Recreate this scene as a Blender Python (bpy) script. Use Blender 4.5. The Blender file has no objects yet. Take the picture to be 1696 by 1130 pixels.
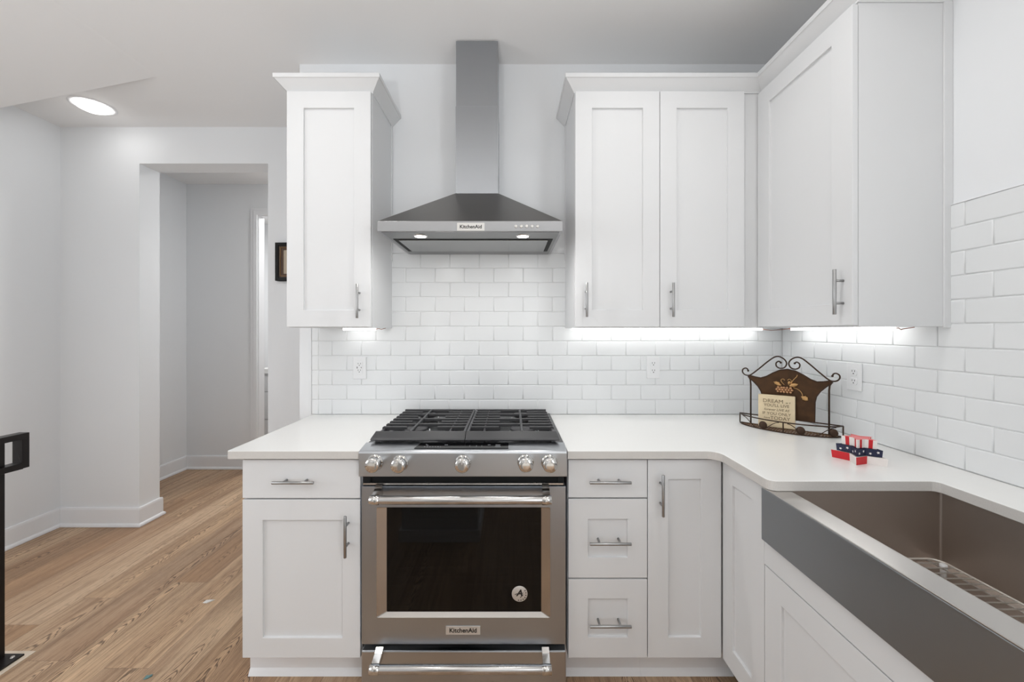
import bpy, bmesh, math, random
from mathutils import Vector, Matrix
S = bpy.context.scene
COL = S.collection
random.seed(7)
PI = math.pi

# ------------------------------------------------------------------ camera
# back kitchen wall is the plane y = 0, the camera looks along +y at it
CAM_D, CAM_H, FPX = 2.11, 1.358, 657.0
cd = bpy.data.cameras.new('camera')
cam = bpy.data.objects.new('camera', cd)
COL.objects.link(cam)
cam.location = (0, -CAM_D, CAM_H)
cam.rotation_euler = (PI / 2, 0, 0)
cd.sensor_width = 36
cd.sensor_fit = 'HORIZONTAL'
cd.lens = FPX / 1696 * 36
cd.shift_x = 3 / 1696
cd.shift_y = -17 / 1696
cd.clip_start = 0.02
S.camera = cam

# ------------------------------------------------------------------ world, exposure, lamp powers and added fill lights
S.view_settings.view_transform = 'Standard'
S.view_settings.look = 'None'
S.view_settings.gamma = 1.0
S.view_settings.use_curve_mapping = False
S.view_settings.exposure = 0.04
W = bpy.data.worlds.new('world')
S.world = W
W.use_nodes = True
bg = W.node_tree.nodes['Background']
bg.inputs[0].default_value = (0.93, 0.96, 1.0, 1)
bg.inputs[1].default_value = 1.0


def area(name, loc, rot, sx, sy, power, color=(1, 1, 1), shape='RECTANGLE', spread=None):
    l = bpy.data.lights.new(name, 'AREA')
    l.shape = shape
    l.size = sx
    if shape in ('RECTANGLE', 'ELLIPSE'):
        l.size_y = sy
    l.energy = power
    l.color = color
    if spread:
        l.spread = spread
    o = bpy.data.objects.new(name, l)
    o.location = loc
    o.rotation_euler = rot
    COL.objects.link(o)
    return o


CEIL = 2.776
P_FILL_BACK = 1.5
P_FILL_LEFT = 20.5
P_FILL_RIGHT = 30.0
P_FILL_TABLE = 17.5
P_DOWN = 2.8
P_DOWN_HALL = 0.15
P_FILL_HALL = 7.5
P_BATH = 20.0
P_HOOD = 0.95
P_LED = 0.12
# fill light from added windows: two behind the camera, one per side wall
for wx in (-2.05, 0.25):
    area('window_daylight', (wx, -5.42, 1.45), (PI / 2, 0, 0), 1.5, 1.7, P_FILL_BACK, (0.95, 0.975, 1.0))
area('window_daylight', (-3.10, -1.9, 1.6), (0, -PI / 2, 0), 1.3, 1.5, P_FILL_LEFT, (0.935, 0.965, 1.0))
area('window_daylight', (1.42, -3.3, 1.4), (0, PI / 2, 0), 1.8, 1.3, P_FILL_RIGHT, (0.94, 0.97, 1.0))
# fill from an uplighter added on the island to brighten the ceiling
area('table_lamp_bulb', (-0.45, -2.62, 1.29), (PI, 0, 0), 0.2, 0.2, P_FILL_TABLE, (1, 0.985, 0.965), 'DISK')


# ------------------------------------------------------------------ helpers
def lin(c):
    c = c / 255.0
    return c / 12.92 if c <= 0.04045 else ((c + 0.055) / 1.055) ** 2.4


def rgb(r, g, b):
    return (lin(r), lin(g), lin(b), 1.0)


def px(x, y, d):
    """a pixel of the photograph, at depth d in front of the back wall -> (X, Z)"""
    k = (CAM_D - d) / FPX
    return (x - 845) * k, CAM_H - (y - 548) * k


def new_mat(name):
    m = bpy.data.materials.new(name)
    m.use_nodes = True
    nt = m.node_tree
    return m, nt, nt.nodes['Principled BSDF']


def mat(name, color, rough=0.5, metal=0.0, spec=None, coat=0.0, emit=None, estr=0.0, bump=0.0, bscale=200.0, vary=0.0, vscale=(1, 1, 1)):
    m, nt, b = new_mat(name)
    b.inputs['Base Color'].default_value = color
    b.inputs['Roughness'].default_value = rough
    b.inputs['Metallic'].default_value = metal
    if spec is not None:
        b.inputs['Specular IOR Level'].default_value = spec
    if coat:
        b.inputs['Coat Weight'].default_value = coat
        b.inputs['Coat Roughness'].default_value = 0.08
    if emit:
        b.inputs['Emission Color'].default_value = emit
        b.inputs['Emission Strength'].default_value = estr
    if bump or vary:
        tc = nt.nodes.new('ShaderNodeTexCoord')
        mp = nt.nodes.new('ShaderNodeMapping')
        mp.inputs['Scale'].default_value = vscale
        nt.links.new(tc.outputs['Object'], mp.inputs[0])
        n = nt.nodes.new('ShaderNodeTexNoise')
        n.inputs['Scale'].default_value = bscale
        n.inputs['Detail'].default_value = 3
        nt.links.new(mp.outputs[0], n.inputs['Vector'])
        if bump:
            bp = nt.nodes.new('ShaderNodeBump')
            bp.inputs['Strength'].default_value = bump
            bp.inputs['Distance'].default_value = 0.001
            nt.links.new(n.outputs['Fac'], bp.inputs['Height'])
            nt.links.new(bp.outputs[0], b.inputs['Normal'])
        if vary:
            mx = nt.nodes.new('ShaderNodeMix')
            mx.data_type = 'RGBA'
            mx.inputs[6].default_value = tuple(c * (1 - vary) for c in color[:3]) + (1,)
            mx.inputs[7].default_value = tuple(min(1, c * (1 + vary)) for c in color[:3]) + (1,)
            nt.links.new(n.outputs['Fac'], mx.inputs[0])
            nt.links.new(mx.outputs[2], b.inputs['Base Color'])
    return m


def steel(name, color, rough=0.28, stretch=(2, 2, 300), amount=0.05, aniso=0.0, bump=0.0):
    """brushed stainless: fine streaks vary the roughness; level brushing spreads reflections up and down"""
    m, nt, b = new_mat(name)
    b.inputs['Base Color'].default_value = color
    b.inputs['Metallic'].default_value = 1.0
    tc = nt.nodes.new('ShaderNodeTexCoord')
    mp = nt.nodes.new('ShaderNodeMapping')
    mp.inputs['Scale'].default_value = stretch
    n = nt.nodes.new('ShaderNodeTexNoise')
    n.inputs['Scale'].default_value = 4.0
    n.inputs['Detail'].default_value = 3
    r = nt.nodes.new('ShaderNodeMapRange')
    r.inputs[1].default_value = 0.3
    r.inputs[2].default_value = 0.7
    r.inputs[3].default_value = rough - amount * 0.5
    r.inputs[4].default_value = rough + amount * 0.5
    nt.links.new(tc.outputs['Object'], mp.inputs[0])
    nt.links.new(mp.outputs[0], n.inputs['Vector'])
    nt.links.new(n.outputs['Fac'], r.inputs[0])
    nt.links.new(r.outputs[0], b.inputs['Roughness'])
    if aniso:
        b.inputs['Anisotropic'].default_value = aniso
        tg = nt.nodes.new('ShaderNodeTangent')
        tg.direction_type = 'RADIAL'
        tg.axis = 'Z'
        nt.links.new(tg.outputs[0], b.inputs['Tangent'])
    return m


class MB:
    """collects shapes; build() links them as ONE mesh object"""

    def __init__(self):
        self.v, self.f, self.mi, self.sm = [], [], [], []

    def add(self, verts, faces, mi=0, smooth=False, M=None):
        o = len(self.v)
        for p in verts:
            p = Vector(p)
            self.v.append(M @ p if M else p)
        for f in faces:
            self.f.append([o + i for i in f])
            self.mi.append(mi)
            self.sm.append(smooth)
        return self

    def box(self, x0, x1, y0, y1, z0, z1, mi=0, M=None):
        v = [(x, y, z) for z in (z0, z1) for y in (y0, y1) for x in (x0, x1)]
        f = [(0, 2, 3, 1), (4, 5, 7, 6), (0, 1, 5, 4), (2, 6, 7, 3), (0, 4, 6, 2), (1, 3, 7, 5)]
        return self.add(v, f, mi, False, M)

    def prism(self, poly, a, b, axis='z', mi=0, M=None, smooth=False, side=None):
        """poly: 2D outline, extruded from a to b along axis"""
        def P(u, v, w):
            return {'z': (u, v, w), 'x': (w, u, v), 'y': (u, w, v)}[axis]
        n = len(poly)
        v = [P(p[0], p[1], a) for p in poly] + [P(p[0], p[1], b) for p in poly]
        self.add(v, [list(range(n))[::-1], list(range(n, 2 * n))], mi, False, M)
        self.add(v, [(i, (i + 1) % n, n + (i + 1) % n, n + i) for i in range(n)], mi if side is None else side, smooth, M)
        return self

    def tube(self, pts, r, n=8, mi=0, M=None, closed=False, cap=True):
        pts = [Vector(p) for p in pts]
        m = len(pts)
        rr = r if isinstance(r, (list, tuple)) else [r] * m
        rings, up = [], None
        for i, p in enumerate(pts):
            if closed:
                t = (pts[(i + 1) % m] - pts[i - 1])
            else:
                t = pts[min(i + 1, m - 1)] - pts[max(i - 1, 0)]
            if t.length < 1e-9:
                t = Vector((0, 0, 1))
            t.normalize()
            if up is None:
                up = Vector((0, 0, 1)) if abs(t.z) < 0.9 else Vector((1, 0, 0))
            s = t.cross(up)
            if s.length < 1e-6:
                s = t.cross(Vector((0.3, 0.9, 0.2)))
            s.normalize()
            up = s.cross(t).normalized()
            rings.append([p + (s * math.cos(2 * PI * k / n) + up * math.sin(2 * PI * k / n)) * rr[i] for k in range(n)])
        v = [q for ring in rings for q in ring]
        f = []
        for i in range(m if closed else m - 1):
            a, b = i * n, ((i + 1) % m) * n
            for k in range(n):
                f.append((a + k, a + (k + 1) % n, b + (k + 1) % n, b + k))
        self.add(v, f, mi, True, M)
        if cap and not closed:
            self.add(rings[0], [list(range(n))[::-1]], mi, False, M)
            self.add(rings[-1], [list(range(n))], mi, False, M)
        return self

    def lathe(self, prof, n=24, mi=0, M=None, cap=True, smooth=True):
        """prof: (radius, height) pairs turned about local z"""
        v = [(r * math.cos(2 * PI * k / n), r * math.sin(2 * PI * k / n), h) for r, h in prof for k in range(n)]
        f = [(i * n + k, i * n + (k + 1) % n, (i + 1) * n + (k + 1) % n, (i + 1) * n + k) for i in range(len(prof) - 1) for k in range(n)]
        self.add(v, f, mi, smooth, M)
        if cap:
            self.add(v[:n], [list(range(n))[::-1]], mi, False, M)
            self.add(v[-n:], [list(range(n))], mi, False, M)
        return self

    def ball(self, c, r, n=10, mi=0, M=None, sc=(1, 1, 1)):
        c = Vector(c)
        rows = max(4, n // 2 + 1)
        v, f = [], []
        for i in range(rows + 1):
            a = PI * i / rows
            for k in range(n):
                b = 2 * PI * k / n
                v.append(c + Vector((math.sin(a) * math.cos(b) * r * sc[0], math.sin(a) * math.sin(b) * r * sc[1], math.cos(a) * r * sc[2])))
        for i in range(rows):
            for k in range(n):
                f.append((i * n + k, (i + 1) * n + k, (i + 1) * n + (k + 1) % n, i * n + (k + 1) % n))
        return self.add(v, f, mi, True, M)

    def text(self, s, size, M, mi=0, depth=0.0004, bold=0.0, align='CENTER', shear=0.0):
        c = bpy.data.curves.new('lettering', 'FONT')
        c.body = s
        c.size = size
        c.extrude = depth
        c.offset = bold
        c.align_x = align
        c.align_y = 'CENTER'
        c.shear = shear
        c.resolution_u = 3
        o = bpy.data.objects.new('lettering', c)
        COL.objects.link(o)
        dg = bpy.context.evaluated_depsgraph_get()
        me = bpy.data.meshes.new_from_object(o.evaluated_get(dg))
        self.add([v.co.copy() for v in me.vertices], [list(p.vertices) for p in me.polygons], mi, False, M)
        bpy.data.objects.remove(o)
        bpy.data.curves.remove(c)
        bpy.data.meshes.remove(me)
        return self

    def build(self, name, mats, parent=None, bevel=0.0, seg=2, merge=True, label=None):
        if not isinstance(mats, (list, tuple)):
            mats = [mats]
        off = Vector((0, 0, 0))
        if parent is not None:
            q = parent
            while q is not None:
                off += Vector(q.location)
                q = q.parent
            if parent.get('local'):
                off = Vector((0, 0, 0))
        me = bpy.data.meshes.new(name)
        me.from_pydata([v - off for v in self.v], [], self.f)
        for m in mats:
            me.materials.append(m)
        for p, i, s in zip(me.polygons, self.mi, self.sm):
            p.material_index = i
            p.use_smooth = s
        bm = bmesh.new()
        bm.from_mesh(me)
        if merge:
            bmesh.ops.remove_doubles(bm, verts=bm.verts, dist=1e-6)
        bmesh.ops.recalc_face_normals(bm, faces=bm.faces)
        bm.to_mesh(me)
        bm.free()
        o = bpy.data.objects.new(name, me)
        COL.objects.link(o)
        if parent is not None:
            o.parent = parent
            if parent.get('local'):
                o['local'] = 1
        if label:
            o['label'] = label
        if bevel:
            md = o.modifiers.new('edge', 'BEVEL')
            md.width = bevel
            md.segments = seg
            md.limit_method = 'ANGLE'
            md.angle_limit = math.radians(40)
            md.harden_normals = False
        return o


def tag(o, label, cat, group=None, kind=None):
    o['label'] = label
    o['category'] = cat
    if group:
        o['group'] = group
    if kind:
        o['kind'] = kind
    return o


def thing(name, label, cat, loc=(0, 0, 0), rotz=0.0, group=None, local=False):
    o = bpy.data.objects.new(name, None)
    o.empty_display_size = 0.05
    COL.objects.link(o)
    o.location = loc
    o.rotation_euler = (0, 0, rotz)
    if local:
        o['local'] = 1       # children are given in the thing's own coordinates
    return tag(o, label, cat, group)


def struct(o):
    o['kind'] = 'structure'
    return o


def arc(cx, cy, r, a0, a1, n=6):
    return [(cx + r * math.cos(math.radians(a0 + (a1 - a0) * i / n)), cy + r * math.sin(math.radians(a0 + (a1 - a0) * i / n))) for i in range(n + 1)]


def sweep(path, prof, seg=None):
    """mitred moulding: prof (out, z) swept along the XY path, 'out' to the right-hand side of travel"""
    P = [Vector((p[0], p[1])) for p in path]
    n = len(P)
    nr = []
    for i in range(n - 1):
        d = (P[i + 1] - P[i]).normalized()
        nr.append(Vector((d.y, -d.x)))
    mit = []
    for i in range(n):
        if i == 0:
            mit.append(nr[0])
        elif i == n - 1:
            mit.append(nr[-1])
        else:
            s = nr[i - 1] + nr[i]
            mit.append(s / (s.length_squared / 2) if s.length > 1e-6 else nr[i])
    b = MB()
    m = len(prof)
    idx = range(n - 1) if seg is None else [seg]
    for i in idx:
        v = [(P[j].x + mit[j].x * o, P[j].y + mit[j].y * o, z) for j in (i, i + 1) for o, z in prof]
        f = [(k, (k + 1) % m, m + (k + 1) % m, m + k) for k in range(m)]
        if seg is not None or i == 0:
            f.append(tuple(range(m))[::-1])
        if seg is not None or i == n - 2:
            f.append(tuple(range(m, 2 * m)))
        b.add(v, f)
    return b


# ------------------------------------------------------------------ materials
M_WALL = mat('wall_paint', rgb(236, 238, 240), 0.62, bump=0.05, bscale=350, spec=0.3)
M_CEIL = mat('ceiling_paint', rgb(244, 244, 244), 0.75, spec=0.2)
M_TRIM = mat('trim_paint', rgb(240, 241, 243), 0.38)
M_CAB = mat('cabinet_paint', rgb(224, 225, 226), 0.45, bump=0.03, bscale=260, spec=0.3)
M_CABIN = mat('cabinet_gap', rgb(150, 150, 150), 0.6)
M_QUARTZ = mat('white_quartz', rgb(240, 240, 238), 0.22, vary=0.012, bscale=320)
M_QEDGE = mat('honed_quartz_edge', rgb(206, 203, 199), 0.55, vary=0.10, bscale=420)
M_TILE = mat('glazed_tile', rgb(232, 234, 235), 0.30)
M_GROUT = mat('grout', rgb(232, 233, 233), 0.85)
M_STEEL = steel('brushed_stainless', rgb(183, 186, 190), 0.33, (4, 4, 400), aniso=0.75)
M_STEELV = steel('brushed_stainless_door', rgb(172, 180, 190), 0.34, (4, 4, 400), aniso=0.75)
M_STEELH = steel('brushed_stainless_rod', rgb(190, 188, 186), 0.26, (4, 4, 400))
M_BAND = steel('brushed_stainless_band', rgb(174, 174, 175), 0.33, (4, 4, 400), aniso=0.75)
M_FLUE = steel('brushed_stainless_flue', rgb(168, 171, 175), 0.30, (4, 4, 400), aniso=0.6)
M_UNDER = mat('hood_underside_steel', rgb(140, 140, 140), 0.34, 1.0)
M_FILTER = mat('filter_steel', rgb(150, 151, 151), 0.26, 1.0)
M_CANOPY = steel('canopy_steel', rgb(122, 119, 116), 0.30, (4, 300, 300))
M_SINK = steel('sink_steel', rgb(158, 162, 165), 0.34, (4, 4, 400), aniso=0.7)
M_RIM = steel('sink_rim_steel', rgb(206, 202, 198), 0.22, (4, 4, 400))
M_BASIN = steel('sink_basin_steel', rgb(186, 176, 168), 0.46, (60, 60, 60))
M_BEZEL = mat('satin_bezel', rgb(176, 172, 168), 0.2, 1.0)
M_CHROME = mat('polished_steel', rgb(205, 203, 200), 0.12, 1.0)
M_GRIDW = mat('grid_wire', rgb(226, 222, 216), 0.38, 0.7)
M_PULL = mat('satin_nickel', rgb(165, 165, 165), 0.30, 1.0)
M_BLACK = mat('black_enamel', rgb(8, 8, 9), 0.22)
M_IRON = mat('cast_iron', rgb(60, 60, 62), 0.40, bump=0.15, bscale=900)
M_CAP = mat('burner_enamel', rgb(66, 66, 68), 0.42)
M_DARK = mat('dark_void', rgb(8, 8, 8), 0.7)
M_DISPLAY = mat('display_glass', rgb(10, 10, 12), 0.08)
M_ICON = mat('display_icons', rgb(150, 152, 156), 0.5)
M_PLATE = mat('badge_plate', rgb(214, 212, 208), 0.35, 0.6)
M_LETTER = mat('badge_lettering', rgb(28, 26, 26), 0.5)
M_PLASTIC = mat('white_plastic', rgb(236, 237, 238), 0.28)
M_SLOT = mat('socket_slot', rgb(22, 22, 22), 0.6)
M_RAIL = mat('black_metal_rail', rgb(24, 19, 18), 0.34, 0.2)
M_CREAM = mat('raw_pine', rgb(226, 210, 190), 0.55)
M_BRONZE = mat('bronze_wire', rgb(66, 50, 40), 0.42, 0.75)
M_LEAF = mat('antique_gold', rgb(186, 146, 98), 0.38, 0.8, vary=0.3, bscale=90)
M_GRAPE = mat('antique_copper', rgb(178, 138, 104), 0.33, 0.8, vary=0.25, bscale=120)
M_BACKPL = mat('aged_bronze_sheet', rgb(70, 47, 26), 0.45, 0.6, vary=0.7, bscale=28)
M_BARK = mat('bark_mesh', rgb(116, 86, 60), 0.6, 0.3, vary=0.4, bscale=160)
M_STONE = mat('cream_stone', rgb(222, 204, 170), 0.7, vary=0.10, bscale=45, bump=0.2)
M_INK = mat('carved_lettering', rgb(118, 102, 78), 0.8)
M_RED = mat('red_card', rgb(196, 22, 32), 0.5)
M_WHITEC = mat('white_card', rgb(232, 226, 222), 0.55)
M_NAVY = mat('navy_card', rgb(20, 26, 58), 0.5)
M_PINK = mat('rose_card', rgb(226, 130, 130), 0.55)
M_FRAMEB = mat('frame_black', rgb(9, 8, 7), 0.5, spec=0.25)
M_FRAMEG = mat('frame_bronze', rgb(58, 44, 34), 0.5, 0.2, vary=0.35, bscale=140)
M_MAT = mat('picture_mount', rgb(190, 176, 156), 0.8)
M_LAMP = mat('lamp_lens', rgb(255, 255, 255), 0.4, emit=(1, 0.98, 0.95, 1), estr=4.0)
M_LAMPD = mat('dome_lens', rgb(255, 255, 255), 0.4, emit=(1, 0.98, 0.95, 1), estr=7.0)
M_HLAMP = mat('hood_lamp_lens', rgb(255, 255, 255), 0.4, emit=(1, 0.98, 0.95, 1), estr=14.0)
M_LED = mat('led_strip', rgb(255, 255, 255), 0.4, emit=(1, 0.99, 0.97, 1), estr=5.0)
M_COPPER = mat('wire_insulation', rgb(150, 96, 74), 0.5)
M_GLASSW = mat('pane_light', rgb(255, 255, 255), 0.3, emit=(0.93, 0.96, 1, 1), estr=0.25)  # glowing panes of the added windows
M_ISLAND = mat('island_paint', rgb(222, 224, 224), 0.45)
M_SCRAP = mat('paper', rgb(226, 224, 220), 0.8)
M_SCRAPG = mat('green_plastic', rgb(104, 138, 138), 0.4)


def oven_glass():
    m, nt, b = new_mat('oven_glass')
    out = nt.nodes['Material Output']
    b.inputs['Base Color'].default_value = (0.004, 0.004, 0.004, 1)
    b.inputs['Roughness'].default_value = 0.03
    b.inputs['IOR'].default_value = 1.38
    t = nt.nodes.new('ShaderNodeBsdfTransparent')
    t.inputs[0].default_value = (0.62, 0.58, 0.54, 1)
    mx = nt.nodes.new('ShaderNodeMixShader')
    mx.inputs[0].default_value = 0.20
    nt.links.new(b.outputs[0], mx.inputs[1])
    nt.links.new(t.outputs[0], mx.inputs[2])
    nt.links.new(mx.outputs[0], out.inputs[0])
    return m


M_GLASS = oven_glass()


def wood_floor():
    m, nt, b = new_mat('oak_planks')
    N, L = nt.nodes, nt.links

    def math_(op, a, bb=None, clamp=False):
        n = N.new('ShaderNodeMath')
        n.operation = op
        n.use_clamp = clamp
        for i, x in enumerate((a, bb)):
            if x is None:
                continue
            if isinstance(x, (int, float)):
                n.inputs[i].default_value = x
            else:
                L.new(x, n.inputs[i])
        return n.outputs[0]

    def comb(x, y, z):
        n = N.new('ShaderNodeCombineXYZ')
        for i, q in enumerate((x, y, z)):
            if isinstance(q, (int, float)):
                n.inputs[i].default_value = q
            else:
                L.new(q, n.inputs[i])
        return n.outputs[0]

    def noise(vec, scale, detail=2, rough=0.5):
        n = N.new('ShaderNodeTexNoise')
        n.inputs['Scale'].default_value = scale
        n.inputs['Detail'].default_value = detail
        n.inputs['Roughness'].default_value = rough
        L.new(vec, n.inputs['Vector'])
        return n.outputs['Fac']

    def rng(val, a, bb, c, d):
        n = N.new('ShaderNodeMapRange')
        n.clamp = True
        for i, q in enumerate((a, bb, c, d)):
            n.inputs[i + 1].default_value = q
        L.new(val, n.inputs[0])
        return n.outputs[0]

    def mix(fac, c0, c1):
        n = N.new('ShaderNodeMix')
        n.data_type = 'RGBA'
        for i, q in ((0, fac), (6, c0), (7, c1)):
            if isinstance(q, (int, float, tuple)):
                n.inputs[i].default_value = q
            else:
                L.new(q, n.inputs[i])
        return n.outputs[2]

    def white(vec):
        n = N.new('ShaderNodeTexWhiteNoise')
        n.noise_dimensions = '2D'
        L.new(vec, n.inputs['Vector'])
        return n.outputs['Value']

    tc = N.new('ShaderNodeTexCoord')
    sp = N.new('ShaderNodeSeparateXYZ')
    L.new(tc.outputs['Object'], sp.inputs[0])
    X, Y = sp.outputs[0], sp.outputs[1]
    PW, PL = 0.18, 1.25
    u = math_('DIVIDE', math_('ADD', X, 1.453 + PW * 40), PW)
    row = math_('FLOOR', u)
    fu = math_('SUBTRACT', u, row)
    w = math_('ADD', math_('DIVIDE', math_('ADD', Y, 20.0), PL), math_('MULTIPLY', white(comb(row, 3.3, 0)), 7.0))
    cell = math_('FLOOR', w)
    fw = math_('SUBTRACT', w, cell)
    pid = white(comb(row, cell, 0))
    pid2 = white(comb(math_('ADD', row, 11.5), math_('ADD', cell, 4.2), 0))
    # plank-local coordinates, shifted per plank
    lx = math_('ADD', math_('MULTIPLY', fu, PW), math_('MULTIPLY', pid, 37.0))
    ly = math_('ADD', Y, math_('MULTIPLY', pid2, 53.0))
    # cathedral figure: nested parabolas along the plank, bent by noise
    xl = math_('SUBTRACT', math_('MULTIPLY', math_('SUBTRACT', fu, 0.5), PW), math_('MULTIPLY', math_('SUBTRACT', pid2, 0.5), 0.13))
    bend = noise(comb(math_('MULTIPLY', lx, 13.0), math_('MULTIPLY', ly, 3.6), 0), 1.0, 3, 0.55)
    fine = noise(comb(math_('MULTIPLY', lx, 90.0), math_('MULTIPLY', ly, 9.0), 3.0), 1.0, 2, 0.5)
    phase = math_('ADD', math_('MULTIPLY', ly, 15.0), math_('MULTIPLY', math_('MULTIPLY', xl, xl), 2600.0))
    phase = math_('ADD', math_('ADD', phase, math_('MULTIPLY', bend, 8.0)), math_('MULTIPLY', fine, 0.8))
    ring = math_('SINE', math_('MULTIPLY', phase, 6.2832))
    pid3 = white(comb(math_('ADD', row, 31.7), math_('ADD', cell, 9.9), 0))
    patch = math_('MULTIPLY', rng(noise(comb(math_('MULTIPLY', lx, 7.0), math_('MULTIPLY', ly, 1.3), 9.0), 1.0, 1), 0.32, 0.52, 0.12, 1.0), rng(pid3, 0.05, 0.55, 0.35, 1.0))
    lines = math_('MULTIPLY', rng(ring, 0.25, 0.95, 0.0, 1.0), patch)
    pores = noise(comb(math_('MULTIPLY', lx, 420.0), math_('MULTIPLY', ly, 14.0), 1.0), 1.0, 2, 0.6)
    streak = noise(comb(math_('MULTIPLY', lx, 55.0), math_('MULTIPLY', ly, 1.4), 5.0), 1.0, 3, 0.55)
    broad = noise(comb(math_('MULTIPLY', lx, 9.0), math_('MULTIPLY', ly, 1.2), 7.0), 1.0, 2, 0.5)
    base = mix(pid, rgb(186, 149, 114), rgb(234, 201, 164))
    base = mix(math_('MULTIPLY', rng(pid2, 0.5, 1.0, 0, 1), 0.35), base, rgb(212, 190, 166))
    base = mix(math_('MULTIPLY', rng(broad, 0.40, 0.68, 0, 1), 0.50), base, rgb(166, 130, 100))
    base = mix(math_('MULTIPLY', rng(streak, 0.46, 0.70, 0, 1), 0.60), base, rgb(140, 106, 80))
    base = mix(math_('MULTIPLY', rng(pores, 0.48, 0.66, 0, 1), 0.50), base, rgb(124, 94, 70))
    base = mix(math_('MULTIPLY', lines, 0.80), base, rgb(76, 52, 36))
    # seams
    e1 = rng(math_('MINIMUM', fu, math_('SUBTRACT', 1.0, fu)), 0.0, 0.010, 1.0, 0.0)
    e2 = rng(math_('MINIMUM', fw, math_('SUBTRACT', 1.0, fw)), 0.0, 0.0012, 1.0, 0.0)
    seam = math_('MAXIMUM', e1, e2)
    base = mix(math_('MULTIPLY', seam, 0.6), base, rgb(62, 44, 32))
    L.new(base, b.inputs['Base Color'])
    L.new(rng(streak, 0.3, 0.7, 0.34, 0.46), b.inputs['Roughness'])
    bp = N.new('ShaderNodeBump')
    bp.inputs['Strength'].default_value = 0.25
    bp.inputs['Distance'].default_value = 0.0012
    L.new(math_('SUBTRACT', 1.0, math_('ADD', seam, math_('MULTIPLY', lines, 0.4))), bp.inputs['Height'])
    L.new(bp.outputs[0], b.inputs['Normal'])
    return m


M_FLOOR = wood_floor()

# ------------------------------------------------------------------ the room
XL, XR, YB = -3.13, 1.45, -5.5           # left wall, right wall, wall behind the camera
YH, YH2, YE = 0.65, 0.81, 1.79           # hall side wall (front, back face) and hall end wall
struct(MB().box(-3.4, 1.6, YB, 3.6, -0.06, 0.0).build('floor', M_FLOOR))
struct(MB().box(XL - 0.12, XR + 0.12, YB, YH2, CEIL, CEIL + 0.1).build('ceiling', M_CEIL))
struct(MB().box(-3.4, -0.9, YH2, 3.6, 2.80, 2.90).build('ceiling_hall', M_CEIL))
struct(MB().box(-1.12, XR + 0.12, 0.0, 0.12, 0, CEIL).box(-1.12, -1.0, 0.12, YH2, 0, CEIL).build('wall_back', M_WALL))
WLY, WLZ = (-2.7, -1.1), (0.9, 2.3)      # added window in the left wall
WRY, WRZ = (-4.0, -2.6), (0.45, 2.35)    # added window in the right wall


def side_wall(name, x0, x1, y0, y1, wy, wz):
    b = MB().box(x0, x1, y0, wy[0], 0, CEIL).box(x0, x1, wy[1], y1, 0, CEIL)
    b.box(x0, x1, wy[0], wy[1], 0, wz[0]).box(x0, x1, wy[0], wy[1], wz[1], CEIL)
    return struct(b.build(name, M_WALL))


def added_side_window(n, label, x0, x1, wy, wz):  # window added to light the kitchen from the side
    r = thing('window_%d' % n, label, 'window', (x0, wy[0], wz[0]))
    r['kind'] = 'structure'
    xa, xb = x0 + (x1 - x0) * .1, x0 + (x1 - x0) * .7
    f = MB()
    for y0, y1, z0, z1 in ((wy[0], wy[0] + .05, *wz), (wy[1] - .05, wy[1], *wz), (*wy, wz[0], wz[0] + .05), (*wy, wz[1] - .05, wz[1])):
        f.box(xa, xb, y0, y1, z0, z1)
    f.build('window_frame', M_TRIM, r)
    xm_ = x0 + (x1 - x0) * .45
    MB().box(xm_ - .004, xm_ + .004, wy[0] + .05, wy[1] - .05, wz[0] + .05, wz[1] - .05).build('window_pane', M_GLASSW, r)


side_wall('wall_right', XR, XR + .12, YB, 0.0, WRY, WRZ)
added_side_window(4, 'tall white framed window in the sink wall beyond the counter', XR, XR + .12, WRY, WRZ)
side_wall('wall_left', XL - .12, XL, YB, YH, WLY, WLZ)
added_side_window(3, 'white framed window in the wall beyond the stair railing', XL, XL - .12, WLY, WLZ)
OX0, OX1, OZ = -2.58, -1.685, 2.522      # cased opening to the hall
struct(MB().box(-3.4, OX0, YH, YH2, 0, 2.8).box(OX1, -1.12, YH, YH2, 0, 2.8).box(OX0, OX1, YH, YH2, OZ, 2.8)
       .build('wall_hall', M_WALL))
struct(MB().box(-3.305, -3.185, YH2, YE, 0, 2.8).build('wall_hall_left', M_WALL))
DX0, DX1, DZ = -2.49, -1.66, 2.505       # hall door opening
struct(MB().box(-3.305, DX0, YE, YE + 0.09, 0, 2.8).box(DX1, -0.9, YE, YE + 0.09, 0, 2.8).box(DX0, DX1, YE, YE + 0.09, DZ, 2.8)
       .build('wall_hall_end', M_WALL))
struct(MB().box(-1.0, -0.9, YH2, 3.6, 0, 2.8).build('wall_hall_right', M_WALL))
struct(MB().box(-3.4, -0.9, 3.5, 3.6, 0, 2.8).box(-3.4, -3.3, YE + .09, 3.5, 0, 2.8).build('wall_bath', M_WALL))
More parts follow.
